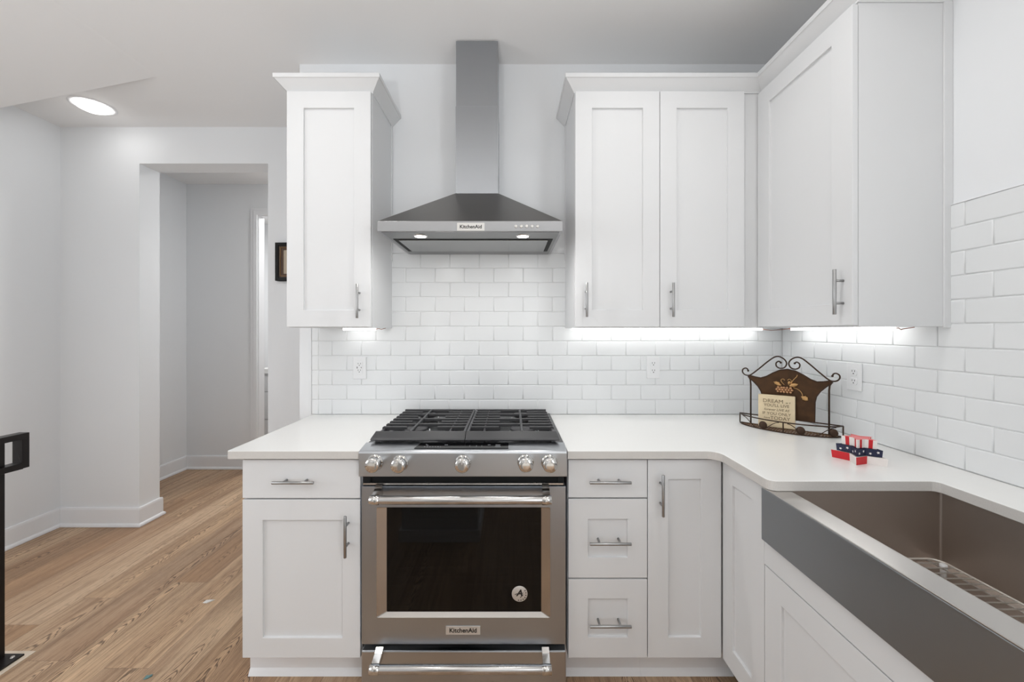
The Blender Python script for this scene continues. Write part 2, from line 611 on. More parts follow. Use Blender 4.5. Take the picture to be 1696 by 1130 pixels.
# wall behind the camera, with two windows added to light the room
wins = [(-2.80, -1.30), (-0.50, 1.0)]
wb = MB()
xs = [XL - .12, wins[0][0], wins[0][1], wins[1][0], wins[1][1], XR + .12]
for i in range(0, 6, 2):
    wb.box(xs[i], xs[i + 1], YB - 0.12, YB, 0, CEIL)
for a, b_ in wins:
    wb.box(a, b_, YB - 0.12, YB, 0, 0.6)
    wb.box(a, b_, YB - 0.12, YB, 2.3, CEIL)
struct(wb.build('wall_front', M_WALL))
for i, (a, b_) in enumerate(wins):
    r = thing('window_%d' % (i + 1), 'white framed window in the wall facing the range', 'window', (a, YB, 0.6))
    r['kind'] = 'structure'
    f = MB()
    for x0, x1, z0, z1 in ((a, a + .05, .6, 2.3), (b_ - .05, b_, .6, 2.3), (a, b_, .6, .65), (a, b_, 2.25, 2.3), ((a + b_) / 2 - .02, (a + b_) / 2 + .02, .65, 2.25)):
        f.box(x0, x1, YB - 0.09, YB - 0.02, z0, z1)
    f.build('window_frame', M_TRIM, r)
    MB().box(a + .05, b_ - .05, YB - .07, YB - .06, .65, 2.25).build('window_pane', M_GLASSW, r)

# sloped soffit at upper left: a straight far edge, its underside falling towards the left wall
SX, SY = -1.96, 0.10
struct(MB().prism([(SX, CEIL + .0005), (XL, CEIL + .0005), (XL, CEIL - .2 * (SX - XL))], -3.2, SY, 'y').build('ceiling_slope', M_CEIL))

# baseboards with shoe moulding
bprof = [(0, 0.001), (0.026, 0.001), (0.026, 0.010), (0.022, 0.019), (0.0145, 0.024), (0.0145, 0.118), (0.012, 0.130), (0, 0.132)]
bpath = [(XL, YB), (XL, YH), (OX0, YH), (OX0, YH2), (-3.185, YH2), (-3.185, YE), (DX0 - .053, YE)]
for i, nm in enumerate(['baseboard_left', 'baseboard_hall_corner', 'baseboard_opening', None, 'baseboard_hall_left', 'baseboard_hall_end']):
    if nm:
        struct(sweep(bpath, bprof, i).build(nm, M_TRIM, bevel=0.001))

# hall door: casing, jamb; lit bathroom with a vanity behind
dr = thing('door_1', 'white cased doorway at the far end of the hall', 'door', (DX0, YE, 0))
dr['kind'] = 'structure'
cs = MB()
cw = 0.065
xa_, xb_ = DX0 + .012, DX1 - .012
zt_ = DZ - .012
for w0, y0, y1 in ((cw, YE - .016, YE - .0003), (.034, YE - .024, YE - .0163)):
    cs.prism([(xa_ - w0, 0), (xa_, 0), (xa_, zt_), (xb_, zt_), (xb_, 0), (xb_ + w0, 0), (xb_ + w0, zt_ + w0), (xa_ - w0, zt_ + w0)], y0, y1, 'y')
cs.build('door_casing', M_TRIM, dr, bevel=0.002)
MB().box(DX0, DX0 + .018, YE, YE + .09, 0, DZ).box(DX1 - .018, DX1, YE, YE + .09, 0, DZ).box(DX0 + .018, DX1 - .018, YE, YE + .09, DZ - .018, DZ) \
    .build('door_jamb', M_TRIM, dr, bevel=0.001)
van = thing('bathroom_vanity', 'white vanity glimpsed through the doorway at the end of the hall', 'vanity', (-2.72, 2.6, 0))
MB().box(-2.735, -1.6, 2.18, 2.80, 0.895, 0.945).build('vanity_top', M_QUARTZ, van, bevel=.002)
MB().box(-2.72, -1.62, 2.215, 2.80, 0.10, 0.895).box(-2.72, -1.62, 2.27, 2.8, 0, .1).build('body', M_CAB, van)
for z0, z1 in ((.70, .865), (.40, .69), (.12, .39)):
    d_ = MB().box(-2.70, -2.25, 2.197, 2.215, z0, z1).build('drawer', M_CAB, van, bevel=.002)
area('bathroom_ceiling_light', (-2.2, 2.5, 2.72), (0, 0, 0), 0.25, 0.25, P_BATH, (1, 0.98, 0.96), 'DISK')

# ------------------------------------------------------------------ ceiling downlights


def downlight(x, y, label, power, spread=2.6, CEIL=CEIL, dome=.006):
    r = thing('recessed_downlight', label, 'ceiling light', (x, y, CEIL), group='recessed ceiling downlights')
    M = Matrix.Translation((x, y, CEIL))
    MB().lathe([(0.088, -0.0005), (0.090, -0.004), (0.108, -0.004), (0.113, -0.0005)], 40, M=M, cap=False).build('trim_ring', M_TRIM, r)
    MB().lathe([(0.0, -dome), (0.045, -dome * .88), (0.075, -dome * .5), (0.089, -0.003), (0.089, -0.0005)], 40, M=M, cap=False).build('lens', M_LAMPD if dome > .01 else M_LAMP, r)
    area('downlight_lamp', (x, y, CEIL - dome - .002), (0, 0, 0), 0.16, 0.16, power, (1, 0.985, 0.965), 'DISK', spread)


downlight(-2.63, 0.39, 'lit round recessed downlight in the ceiling before the hall opening', P_DOWN_HALL, None, dome=.035)
downlight(-1.03, -0.97, 'recessed downlight in the ceiling in front of the single wall cabinet', P_DOWN)
downlight(0.60, -0.95, 'recessed downlight in the ceiling in front of the double wall cabinet', P_DOWN)
downlight(-1.03, -2.75, 'recessed downlight in the ceiling over the walkway by the stair railing', P_DOWN)
downlight(0.60, -2.75, 'recessed downlight in the ceiling between the sink and the island', P_DOWN)
downlight(-1.35, 1.30, 'recessed downlight in the ceiling of the side hall', P_FILL_HALL, None, 2.80)  # added out of view to brighten the hall

# ------------------------------------------------------------------ tile backsplashes
TW, TH, T0 = 0.1558, 0.0777, 0.9145
TOPZ = T0 + 11 * TH
rt = random.Random(3)


def tile(b, M, u0, u1, v0, v1, g=0.0011, mi=0):
    """one cushion-edged tile; local u right, v up, w out of the wall"""
    if u1 - u0 < 0.006:
        return
    tx, tz = rt.uniform(-1, 1) * 0.0010, rt.uniform(-1, 1) * 0.0010
    rings = []
    for ins, h in ((g, 0.0), (g, 0.0052), (g + 0.0012, 0.0069), (g + 0.0038, 0.0078)):
        rings.append([(u0 + ins, v0 + ins, h), (u1 - ins, v0 + ins, h), (u1 - ins, v1 - ins, h), (u0 + ins, v1 - ins, h)])
    uc, vc = (u0 + u1) / 2, (v0 + v1) / 2
    v = []
    for i, r_ in enumerate(rings):
        for p in r_:
            h = p[2]
            if i > 1:
                h += (p[0] - uc) * tx + (p[1] - vc) * tz
            v.append((p[0], p[1], h))
    f = []
    for i in range(3):
        for k in range(4):
            a, c = i * 4 + k, i * 4 + (k + 1) % 4
            f.append((a, c, c + 4, a + 4))
    b.add(v, f + [(12, 13, 14, 15)], mi, True, M)
    b.sm[-1] = False


def basis(o, u, v, w):
    M = Matrix.Identity(4)
    for i, q in enumerate((u, v, w)):
        for j in range(3):
            M[j][i] = q[j]
    M.translation = Vector(o)
    return M


MBK = basis((0, 0, 0), (1, 0, 0), (0, 0, 1), (0, -1, 0))       # back wall: u = X
MRT = basis((XR, 0, 0), (0, -1, 0), (0, 0, 1), (-1, 0, 0))      # right wall: u = distance from the back wall
b = MB()
XT0, XT1 = -1.0565, XR
for r_ in range(11):
    z0, z1 = T0 + r_ * TH, T0 + (r_ + 1) * TH
    tile(b, MBK, XT0 + .003, XT0 + .0405, z0, z1)
    off = -0.4767 + (TW / 2 if r_ % 2 else 0)
    x = off - TW * 12
    while x < XT1:
        tile(b, MBK, max(x, XT0 + .0405), min(x + TW, XT1 - .009), z0, z1)
        x += TW
b.box(XT0 + .003, XT1 - .001, -0.0045, -0.0004, T0, TOPZ, 1)
bs = thing('wall_backsplash_back', 'white glossy subway tile backsplash behind the range and cooktop', 'backsplash', (XT0, 0, T0))
bs['kind'] = 'structure'
b.build('tile_field', [M_TILE, M_GROUT], bs, merge=False)
MB().box(XT0 - .0005, XT0 + .0025, -0.0095, -.0004, T0, 1.372).box(XT0, XR - .001, -0.0095, -.0004, TOPZ, TOPZ + .0025).build('edge_trim', M_TRIM, bs)
b = MB()
YT1 = 2.36
for r_ in range(11):
    z0, z1 = T0 + r_ * TH, T0 + (r_ + 1) * TH
    off = (0.926 if r_ % 2 else 0.851) - TW * 12
    x = off
    while x < YT1:
        tile(b, MRT, max(x, .009), min(x + TW, YT1), z0, z1)
        x += TW
b.box(XR - .0045, XR - .0004, -YT1, -0.001, T0, TOPZ, 1)
bs2 = thing('wall_backsplash_right', 'white glossy subway tile backsplash along the wall behind the sink', 'backsplash', (XR, 0, T0))
bs2['kind'] = 'structure'
b.build('tile_field', [M_TILE, M_GROUT], bs2, merge=False)
MB().box(XR - .0095, XR - .0004, -YT1, -0.001, TOPZ, TOPZ + .0025).build('edge_trim', M_TRIM, bs2)


# ------------------------------------------------------------------ cabinets
def face_back(d):
    return lambda a, z, c: (a, -d + c, z)              # front at depth d, c goes into the cabinet


def face_right(xf):
    return lambda a, z, c: (xf + c, -a, z)             # a = distance from the back wall


def front_panel(F, a0, a1, z0, z1, rail=None, t=0.019, rec=0.009, recess=None):
    """cabinet front; rail: frame widths (left, right, bottom, top) of a shaker frame, None for a slab"""
    b = MB()
    O = [(a0, z0), (a1, z0), (a1, z1), (a0, z1)]
    if recess is None and rail is None:
        v = [F(p[0], p[1], c) for c in (0, t) for p in O]
        return b.add(v, [(0, 1, 2, 3), (4, 5, 6, 7), (0, 1, 5, 4), (1, 2, 6, 5), (2, 3, 7, 6), (3, 0, 4, 7)])
    if recess is None:
        l, r, bo, to = rail
        recess = (a0 + l, a1 - r, z0 + bo, z1 - to)
    i0, i1, j0, j1 = recess
    I = [(i0, j0), (i1, j0), (i1, j1), (i0, j1)]
    v = [F(p[0], p[1], 0) for p in O] + [F(p[0], p[1], 0) for p in I] + [F(p[0], p[1], rec) for p in I] + [F(p[0], p[1], t) for p in O]
    f = [(8, 9, 10, 11), (12, 13, 14, 15)]
    for k in range(4):
        j = (k + 1) % 4
        f += [(k, j, 4 + j, 4 + k), (4 + k, 4 + j, 8 + j, 8 + k), (k, j, 12 + j, 12 + k)]
    return b.add(v, f)


def pull(F, a, z, vertical, parent, L=0.152, cc=0.076, out=0.030, base=0.0):
    """bar pull: rod on two posts"""
    b = MB()
    if vertical:
        P = lambda s, c: F(a, z + s, c)
    else:
        P = lambda s, c: F(a + s, z, c)
    b.tube([P(-L / 2, -out), P(-L / 2 + .001, -out), P(L / 2 - .001, -out), P(L / 2, -out)], [.0050, .0056, .0056, .0050], 14)
    for s in (-cc / 2, cc / 2):
        b.tube([P(s, base), P(s, -out)], 0.0044, 10)
    return b.build('handle', M_PULL, parent)


DUP, DUB = 0.324, 0.629      # depth of upper and base fronts
ZU0, ZU1 = 1.372, 2.437
KU = (CAM_D - DUP) / FPX
KB = (CAM_D - DUB) / FPX
ux = lambda x: (x - 845) * KU
uz = lambda y: CAM_H - (y - 548) * KU
bx_ = lambda x: (x - 845) * KB
bz_ = lambda y: CAM_H - (y - 548) * KB
FU, FB = face_back(DUP), face_back(DUB)
RAILS = (.0755, .0755, .0755, .0755)
UZ0, UZ1 = uz(541.5), uz(151)

# single wall cabinet, by the hall
UL0, UL1 = ux(474.5), ux(614.5)
c1 = thing('wall_cabinet', 'narrow single-door white wall cabinet on the hall side of the range hood', 'cabinet', ((UL0 + UL1) / 2, 0, ZU0))
MB().box(UL0, UL1, -DUP + .021, -.0005, ZU0, ZU1).build('body', M_CAB, c1, bevel=.0012)
d = front_panel(FU, UL0 + .001, UL1 - .002, UZ0, UZ1, RAILS).build('door', M_CAB, c1, bevel=.0012)
pull(FU, ux(595.5), uz(499.5), True, d)
MB().box(UL1, UL1 + .004, -.022, -.0105, uz(541) + .35, ZU1).build('scribe_strip', M_CAB, c1)
# double wall cabinet
UR0, UR1 = ux(952.5), ux(1233.5)
XF = 1.1236                  # door face of the cabinet on the right wall
c2 = thing('wall_cabinet', 'wide white wall cabinet with two tall doors beside the range hood', 'cabinet', ((UR0 + UR1) / 2, 0, ZU0))
MB().box(UR0, UR1, -DUP + .021, -.0005, ZU0, ZU1).build('body', M_CAB, c2, bevel=.0012)
xm = ux(1093)
d = front_panel(FU, UR0 + .001, xm - .0012, UZ0, UZ1, RAILS).build('door', M_CAB, c2, bevel=.0012)
pull(FU, ux(970), uz(497.5), True, d)
d = front_panel(FU, xm + .0012, UR1 - .001, UZ0, UZ1, RAILS).build('door', M_CAB, c2, bevel=.0012)
pull(FU, ux(1111), uz(497.5), True, d)
MB().box(UR1, XF + .02, -DUP + .021, -DUP + .04, ZU0, ZU1).build('corner_filler', M_CAB, c2, bevel=.0012)
MB().box(UR0 - .004, UR0, -.022, -.0105, uz(541) + .35, ZU1).build('scribe_strip', M_CAB, c2)
# wall cabinet on the right wall
DE = 0.806
c3 = thing('wall_cabinet', 'white single-door wall cabinet on the sink wall, its plain end panel facing out', 'cabinet', (XR, -.55, ZU0))
MB().box(XF + .021, XR - .0005, -DE, -.0105, ZU0, ZU1).build('body', M_CAB, c3, bevel=.0012)
FR = face_right(XF)
d = front_panel(FR, .309, DE + .001, ZU0 + .004, ZU1 - .006, (.078, .086, .0755, .0755)).build('door', M_CAB, c3, bevel=.0012)
pull(FR, .772, 1.489, True, d)
MB().box(XR - .028, XR - .0005, -DE - .006, -DE, ZU0 - .004, ZU1).build('scribe_strip', M_CAB, c3, bevel=.001)

# crown mouldings
cprof = [(0, 2.437), (0.004, 2.437), (0.004, 2.443), (0.043, 2.484), (0.047, 2.484), (0.047, 2.503), (0, 2.503)]
tag(sweep([(UL0, -.001), (UL0, -DUP + .02), (UL1, -DUP + .02), (UL1, -.001)][::-1], [(-o, z) for o, z in cprof][::-1]).build('crown_molding', M_CAB, bevel=.0008),
    'white crown molding capping the narrow single-door wall cabinet', 'crown molding')
tag(sweep([(UR0, -.001), (UR0, -DUP + .02), (XF + .02, -DUP + .02), (XF + .02, -DE), (XR - .001, -DE)][::-1], [(-o, z) for o, z in cprof][::-1]).build('crown_molding', M_CAB, bevel=.0008),
    'long white crown molding turning the corner above the double and sink-wall cabinets', 'crown molding')


# under-cabinet LED strips
def led(label, p0, p1, wires):
    r = thing('under_cabinet_light', label, 'light strip', ((p0[0] + p1[0]) / 2, (p0[1] + p1[1]) / 2, ZU0), group='strip lights under the wall cabinets')
    dx, dy = p1[0] - p0[0], p1[1] - p0[1]
    Ln = math.hypot(dx, dy)
    rot = math.atan2(dy, dx)
    M = Matrix.Translation(((p0[0] + p1[0]) / 2, (p0[1] + p1[1]) / 2, 0)) @ Matrix.Rotation(rot, 4, 'Z')
    s = MB().box(-Ln / 2, Ln / 2, -.007, .007, ZU0 - .0125, ZU0 - .0005, M=M).build('light_strip', M_LED, r, bevel=.001)
    for pts in wires:
        MB().tube(pts, .0016, 6).build('wire', M_COPPER, r)
    area('strip_lamp', ((p0[0] + p1[0]) / 2, (p0[1] + p1[1]) / 2, ZU0 - .014), (0, 0, rot), Ln, .012, P_LED * Ln / .76, (1, 0.985, 0.965))


z_ = ZU0 - .006
led('short glowing strip light under the narrow single-door wall cabinet', (-.855, -.075), (-.690, -.075),
    [[(-.690, -.075, z_), (-.672, -.08, z_ + .003), (-.660, -.077, z_ - .001), (-.648, -.075, z_ + .003), (-.640, -.07, z_ + .005)]])
led('long glowing strip light under the double-door wall cabinet', (.32, -.06), (1.30, -.06),
    [[(1.30, -.06, z_), (1.32, -.10, z_ - .006), (1.36, -.13, z_ - .002), (1.385, -.16, z_ + .003)]])
led('glowing strip light under the wall cabinet on the sink wall', (1.385, -.16), (1.385, -.68),
    [[(1.385, -.68, z_), (1.38, -.70, z_ + .002), (1.37, -.72, z_ - .004), (1.36, -.735, z_ - .002), (1.372, -.75, z_ + .002), (1.365, -.77, z_ + .004)]])

# ------------------------------------------------------------------ base cabinets
BZ0, BZ1 = bz_(1090), bz_(762)
BL0, BL1 = bx_(401), bx_(597.5)
BR0, BR1 = bx_(940.5), bx_(1195)
BXF = 0.793
CT0, CT1 = 0.884, 0.914


def toe(x0, x1, parent, wrap=False):
    b = MB()
    prof = [(-.001, 0.001), (.026, .001), (.018, .016), (.012, .024), (.012, BZ0 - .004), (-.001, BZ0 - .004)]
    b.prism([(-.528 - o, z) for o, z in prof], x0 - (.020 if wrap else 0), x1, 'x')
    return b.build('toe_kick', M_TRIM, parent)


c4 = thing('base_cabinet', 'white base cabinet with one drawer over a door, at the counter end by the hall', 'cabinet', ((BL0 + BL1) / 2, -.31, 0))
MB().box(BL0, BL1, -DUB + .020, -.002, BZ0, CT0 - .0005).box(BL0 + .001, BL1, -.528, -.002, 0.0005, BZ0).build('body', M_CAB, c4, bevel=.001)
d = front_panel(FB, BL0 + .001, BL1 - .002, bz_(825.5), BZ1).build('drawer', M_CAB, c4, bevel=.0015)
pull(FB, bx_(492), bz_(796) + .002, False, d)
d = front_panel(FB, BL0 + .001, BL1 - .002, BZ0, bz_(828), recess=(bx_(435), bx_(567), bz_(1057), bz_(862))).build('door', M_CAB, c4, bevel=.0012)
pull(FB, bx_(577) , bz_(883), True, d)
toe(BL0 - .008, BL1, c4, True)

xs_ = bx_(1072.5)
c5 = thing('drawer_cabinet', 'white base cabinet of three stacked drawers beside the range', 'cabinet', ((BR0 + xs_) / 2, -.31, 0))
MB().box(BR0, xs_, -DUB + .020, -.002, BZ0, CT0 - .0005).box(BR0, xs_, -.528, -.002, 0.0005, BZ0).build('body', M_CAB, c5, bevel=.001)
d = front_panel(FB, BR0 + .002, xs_ - .0015, bz_(824.5), BZ1).build('drawer', M_CAB, c5, bevel=.0015)
pull(FB, bx_(1008), bz_(795), False, d)
d = front_panel(FB, BR0 + .002, xs_ - .0015, bz_(957.5), bz_(827), recess=(bx_(974), bx_(1039.5), bz_(924), bz_(860))).build('drawer', M_CAB, c5, bevel=.0012)
pull(FB, bx_(1008), bz_(894.5), False, d, base=.009)
d = front_panel(FB, BR0 + .002, xs_ - .0015, BZ0, bz_(960), recess=(bx_(974), bx_(1039.5), bz_(1056), bz_(992))).build('drawer', M_CAB, c5, bevel=.0012)
pull(FB, bx_(1008), bz_(1028.5), False, d, base=.009)
toe(BR0, xs_, c5)

c6 = thing('base_cabinet', 'narrow white base cabinet with one tall door in the inner corner of the counter', 'cabinet', ((xs_ + BR1) / 2, -.31, 0))
MB().box(xs_ + .0005, BXF + .04, -DUB + .020, -.002, BZ0, CT0 - .0005).box(xs_ + .0005, BXF + .09, -.528, -.002, 0.0005, BZ0).build('body', M_CAB, c6, bevel=.001)
d = front_panel(FB, xs_ + .0015, BR1 - .001, BZ0, BZ1, recess=(bx_(1107), bx_(1161), bz_(1056), bz_(794))).build('door', M_CAB, c6, bevel=.0012)
pull(FB, bx_(1093.5), bz_(816.5), True, d)
toe(xs_ + .0005, BXF + .085, c6)

FBR = face_right(BXF)
DS = 0.872                   # where the sink cabinet starts
c7 = thing('base_cabinet', 'white corner base cabinet with a shaker front just before the apron sink', 'cabinet', (1.1, -.75, 0))
MB().box(BXF + .045, XR - .002, -DS + .0005, -DUB - .001, BZ0, CT0 - .0005).box(BXF + .09, XR - .002, -DS + .0005, -DUB - .001, 0.0005, BZ0).build('body', M_CAB, c7, bevel=.001)
front_panel(FBR, DUB + .0012, DS - .001, BZ0, BZ1 + .004, recess=(.694, .806, BZ0 + .078, BZ1 - .07)).build('door', M_CAB, c7, bevel=.0012)
MB().box(BXF + .076, BXF + .0895, -DS + .0005, -DUB - .001, 0.001, BZ0 - .004).build('toe_kick', M_TRIM, c7)

SY0, SY1 = 0.898, 1.745      # apron sink, distance from the back wall
SA = 0.767                   # apron face
c8 = thing('sink_base_cabinet', 'white sink base cabinet under the stainless apron sink', 'cabinet', (1.1, -1.3, 0))
bb = MB().box(BXF + .0205, XR - .002, -1.80, -DS - .0005, BZ0, 0.640)
bb.box(BXF + .0005, BXF + .0205, -1.80, -DS - .0005, 0.632, 0.715)
bb.box(BXF + .09, XR - .002, -1.80, -DS - .0005, 0.0005, BZ0)
bb.box(BXF + .0005, BXF + .0605, -.8965, -DS - .0005, 0.632, CT0 - .0005)
bb.build('body', M_CAB, c8, bevel=.001)
ym = (DS + 1.80) / 2
for a0, a1 in ((DS + .002, ym - .001), (ym + .001, 1.798)):
    front_panel(FBR, a0, a1, BZ0, 0.628, RAILS).build('door', M_CAB, c8, bevel=.0012)
MB().box(BXF + .076, BXF + .0895, -1.8, -DS - .0005, 0.001, BZ0 - .004).build('toe_kick', M_TRIM, c8)
c9 = thing('base_cabinet', 'white base cabinet beyond the apron sink, nearest the camera on that wall', 'cabinet', (1.1, -2.1, 0))
MB().box(BXF + .0205, XR - .002, -2.34, -1.801, BZ0, CT0 - .0005).box(BXF + .09, XR - .002, -2.34, -1.801, 0.0005, BZ0).build('body', M_CAB, c9, bevel=.001)
front_panel(FBR, 1.803, 2.34, BZ0, BZ1, RAILS).build('door', M_CAB, c9, bevel=.0012)

# ------------------------------------------------------------------ countertops
CE = 0.648
tag(MB().prism([(-1.046, -.0048), (-1.046, -CE + .006), (-1.040, -CE), (-.558, -CE), (-.558, -.0048)], CT0, CT1, side=1).build('countertop', [M_QUARTZ, M_QEDGE], bevel=.002),
    'short white quartz countertop between the range and the hall opening', 'countertop')
CX = 0.765
CEND = -2.36
poly = [(.2115, -.0048), (.2115, -CE)] + arc(CX - .045, -CE - .045, .045, 90, 0, 7) + arc(CX + .025, -.94 + .025, .025, 180, 270, 6) \
    + arc(1.257 - .018, -.94 - .018, .018, 90, 0, 5) + [(1.257, -1.715), (CX, -1.715), (CX, CEND), (XR - .0048, CEND), (XR - .0048, -.0048)]
tag(MB().prism(poly, CT0, CT1, side=1).build('countertop', [M_QUARTZ, M_QEDGE], bevel=.002),
    'long white quartz countertop turning the corner from range to apron sink', 'countertop')

# ------------------------------------------------------------------ apron sink
sk = thing('apron_sink', 'stainless steel farmhouse sink with a deep apron front', 'sink', (1.02, -1.32, .655))
Zr = CT0 - .0005
ZA = 0.7215
bi0, bi1, bj0, bj1, zb = SA + .064, 1.283, .928, 1.715, .658
ap = MB()
ap.prism([(SA, ZA), (SA, Zr - .0035), (SA + .0035, Zr - .0035), (bi0, Zr - .0035), (bi0, ZA)], -SY1, -SY0, 'y')
ap.build('apron_front', M_SINK, sk, bevel=.002)
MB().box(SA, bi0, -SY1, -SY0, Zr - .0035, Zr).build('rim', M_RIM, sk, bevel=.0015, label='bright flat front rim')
bn = MB()
t_ = .0025
O = [(bi0, -bj0), (bi1, -bj0), (bi1, -bj1), (bi0, -bj1)]


def rr(x0, x1, y0, y1, r, n=4):
    return arc(x0 + r, y0 + r, r, 180, 270, n) + arc(x1 - r, y0 + r, r, 270, 360, n) + arc(x1 - r, y1 - r, r, 0, 90, n) + arc(x0 + r, y1 - r, r, 90, 180, n)


r1 = rr(bi0, bi1, -bj1, -bj0, .005)
r2 = rr(bi0 + .010, bi1 - .010, -bj1 + .010, -bj0 - .010, .005)
nn = len(r1)
v = [(x, y, Zr) for x, y in rr(bi0 - .0, bi1 + .02, -bj1 - .02, -bj0 + .02, .005)] + [(x, y, Zr) for x, y in r1] + [(x, y, zb + .012) for x, y in r1] + [(x, y, zb) for x, y in r2]
f = []
for i in range(3):
    for k in range(nn):
        f.append((i * nn + k, i * nn + (k + 1) % nn, (i + 1) * nn + (k + 1) % nn, (i + 1) * nn + k))
f.append(tuple(range(3 * nn, 4 * nn)))
bn.add(v, f, 0, False)
bn.build('basin', M_BASIN, sk)
MB().lathe([(.0, .0035), (.028, .0035), (.045, .002), (.056, .0045), (.057, .0006)], 28, M=Matrix.Translation((1.09, -1.32, zb))).build('drain', M_CHROME, sk)
# wire grid lying in the basin
gz = .694
gr = thing('sink_grid', 'chrome wire grid lying on the bottom of the sink', 'sink grid', (1.05, -1.32, zb))
g0, g1, h0, h1 = bi0 + .03, 1.243, -1.69, -.955
loop = [(x, y, gz) for x, y in rr(g0, g1, h0, h1, .03, 5)]
MB().tube(loop, .0030, 8, closed=True).build('grid_frame', M_GRIDW, gr)
w_ = MB()
y = h1 - .022
while y > h0 + .01:
    w_.tube([(g0, y, gz), (g1, y, gz)], .0019, 6)
    y -= .0235
for x in (g0 + .03, g0 + .13, (g0 + g1) / 2, g1 - .13, g1 - .03):
    w_.tube([(x, h0, gz - .0035), (x, h1, gz - .0035)], .0019, 6)
w_.build('grid_wires', M_GRIDW, gr)
for x in (g0 + .012, g1 - .02):
    for y in (h0 + .04, h1 - .035):
        MB().lathe([(.007, zb + .0006 - gz), (.007, -.012), (.0085, -.006), (.0085, .004), (.006, .0055)], 14, M=Matrix.Translation((x, y, gz))).build('rubber_foot', M_PLASTIC, gr, label='white rubber foot')

# ------------------------------------------------------------------ gas range
RX0, RX1 = -.5545, .2080
rc = (RX0 + RX1) / 2
rg = thing('gas_range', 'stainless slide-in gas range with black grates, between the base cabinets', 'range', (rc, -.35, 0))
body = MB()
body.box(RX0 + .006, RX0 + .030, -.620, -.02, 0.03, .880)
body.box(RX1 - .030, RX1 - .006, -.620, -.02, 0.03, .880)
body.box(RX0 + .006, RX1 - .006, -.045, -.02, 0.03, .880)
body.box(RX0 + .03, RX1 - .03, -.60, -.045, 0.03, .25)
body.box(RX0 + .03, RX1 - .03, -.615, -.045, 0.72, .880)
for x in (RX0 + .05, RX1 - .05):
    for y in (-.55, -.08):
        body.lathe([(.018, .0005), (.018, .03)], 12, M=Matrix.Translation((x, y, 0)))
body.build('body', M_DARK, rg)
# cooktop pan
ct = MB()
ct.box(RX0 + .002, RX1 - .002, -.600, -.0125, .880, .922)
ct.box(RX0 - .0, RX1, -.600, -.0125, .9148, .9225)
ct.build('cooktop', M_BLACK, rg, bevel=.002)
# control panel
cp = MB()
cpoly = [(-.582, .9285), (-.650, .9180), (-.6560, .9150), (-.6590, .9090), (-.6590, .8240), (-.640, .8240), (-.600, .8240), (-.582, .880)]
cp.prism(cpoly, RX0, RX1, 'x')
cpo = cp.build('control_panel', M_STEEL, rg, bevel=.0015)
# display strip lying on the sloped top
sl_ang = math.atan2(.9180 - .9285, -(-.650 + .582))
Mtop = basis((0, -.616, .92325), (1, 0, 0), Vector((0, .068, .0105)).normalized(), Vector((0, -.0105, .068)).normalized())
x0, x1 = px(690, 741, .616)[0], px(842, 741, .616)[0]
ds = MB()
ds.prism([(x0 - .004, -.023), (x1, -.023), (x1, .023), (x0 + .012, .023)], .0002, .0022, M=Mtop)
dso = ds.build('display', M_DISPLAY, rg)
ri = random.Random(5)
icons = [(x0 + .03 + i * .010, -.0105, ri.uniform(.003, .006), .003) for i in range(7)]
icons += [(x0 + .037, .004, .006, .004), (x0 + .033, .010, .004, .003), (x0 + .105, .006, .012, .0035), (x0 + .20, -.004, .0012, .012), (x0 + .225, -.004, .0012, .012), (x0 + .245, -.004, .0012, .012),
          (x0 + .268, .006, .010, .0035), (x0 + .295, -.008, .022, .004), (x0 + .297, .004, .018, .004)]
for u, vv, w, h in icons:
    MB().box(u, u + w, vv - h / 2, vv + h / 2, .0022, .0026, M=Mtop).build('display_icon', M_ICON, dso)
# knobs
MK = lambda x, z: basis((x, -.6590, z), (1, 0, 0), (0, 0, 1), (0, -1, 0))
for i, (kx, ky) in enumerate(((617, 770.5), (659.5, 771.5), (765.5, 771), (871, 770), (911, 770.5))):
    X, Z = px(kx, ky, .690)
    M = MK(X, Z)
    k = MB().lathe([(.0295, .0002), (.0300, .004), (.0285, .008), (.0240, .009), (.0245, .014), (.0262, .032), (.0262, .038), (.0240, .0415), (.012, .0425), (.0, .0428)], 36, M=M, cap=False)
    ko = k.build('knob', M_CHROME, rg)
    a = (-0.9, 0.0, 0.0, 0.0, 0.0)[i]
    Mr = M @ Matrix.Rotation(a, 4, 'Z')
    MB().box(-.0018, .0018, .006, .024, .0405, .0436, M=Mr).box(-.004, .004, .024, .0268, .014, .040, M=Mr).build('pointer', M_PLATE, ko)
# burners
for bxp, byp, br in ((-.40, -.44, .052), (-.40, -.17, .040), (rc, -.31, .050), (.055, -.44, .055), (.055, -.17, .042)):
    M = Matrix.Translation((bxp, byp, .9225))
    bo = MB().lathe([(br + .012, .0002), (br + .012, .006), (br + .002, .010), (br - .004, .018), (br - .006, .019)], 32, M=M).build('burner', M_PULL, rg)
    MB().lathe([(br - .004, .0192), (br, .021), (br, .026), (br - .004, .030), (.0, .032)], 32, M=M, cap=False).build('burner_cap', M_CAP, bo)
    MB().tube([(bxp + br + .008, byp + .004, .924), (bxp + br + .008, byp + .004, .944)], .0025, 8).build('igniter', M_PLASTIC, bo)
# two continuous cast iron grates
GT = .9640
gx0, gx1 = RX0 + .030, RX1 - .030
gy0, gy1 = -.590, -.120


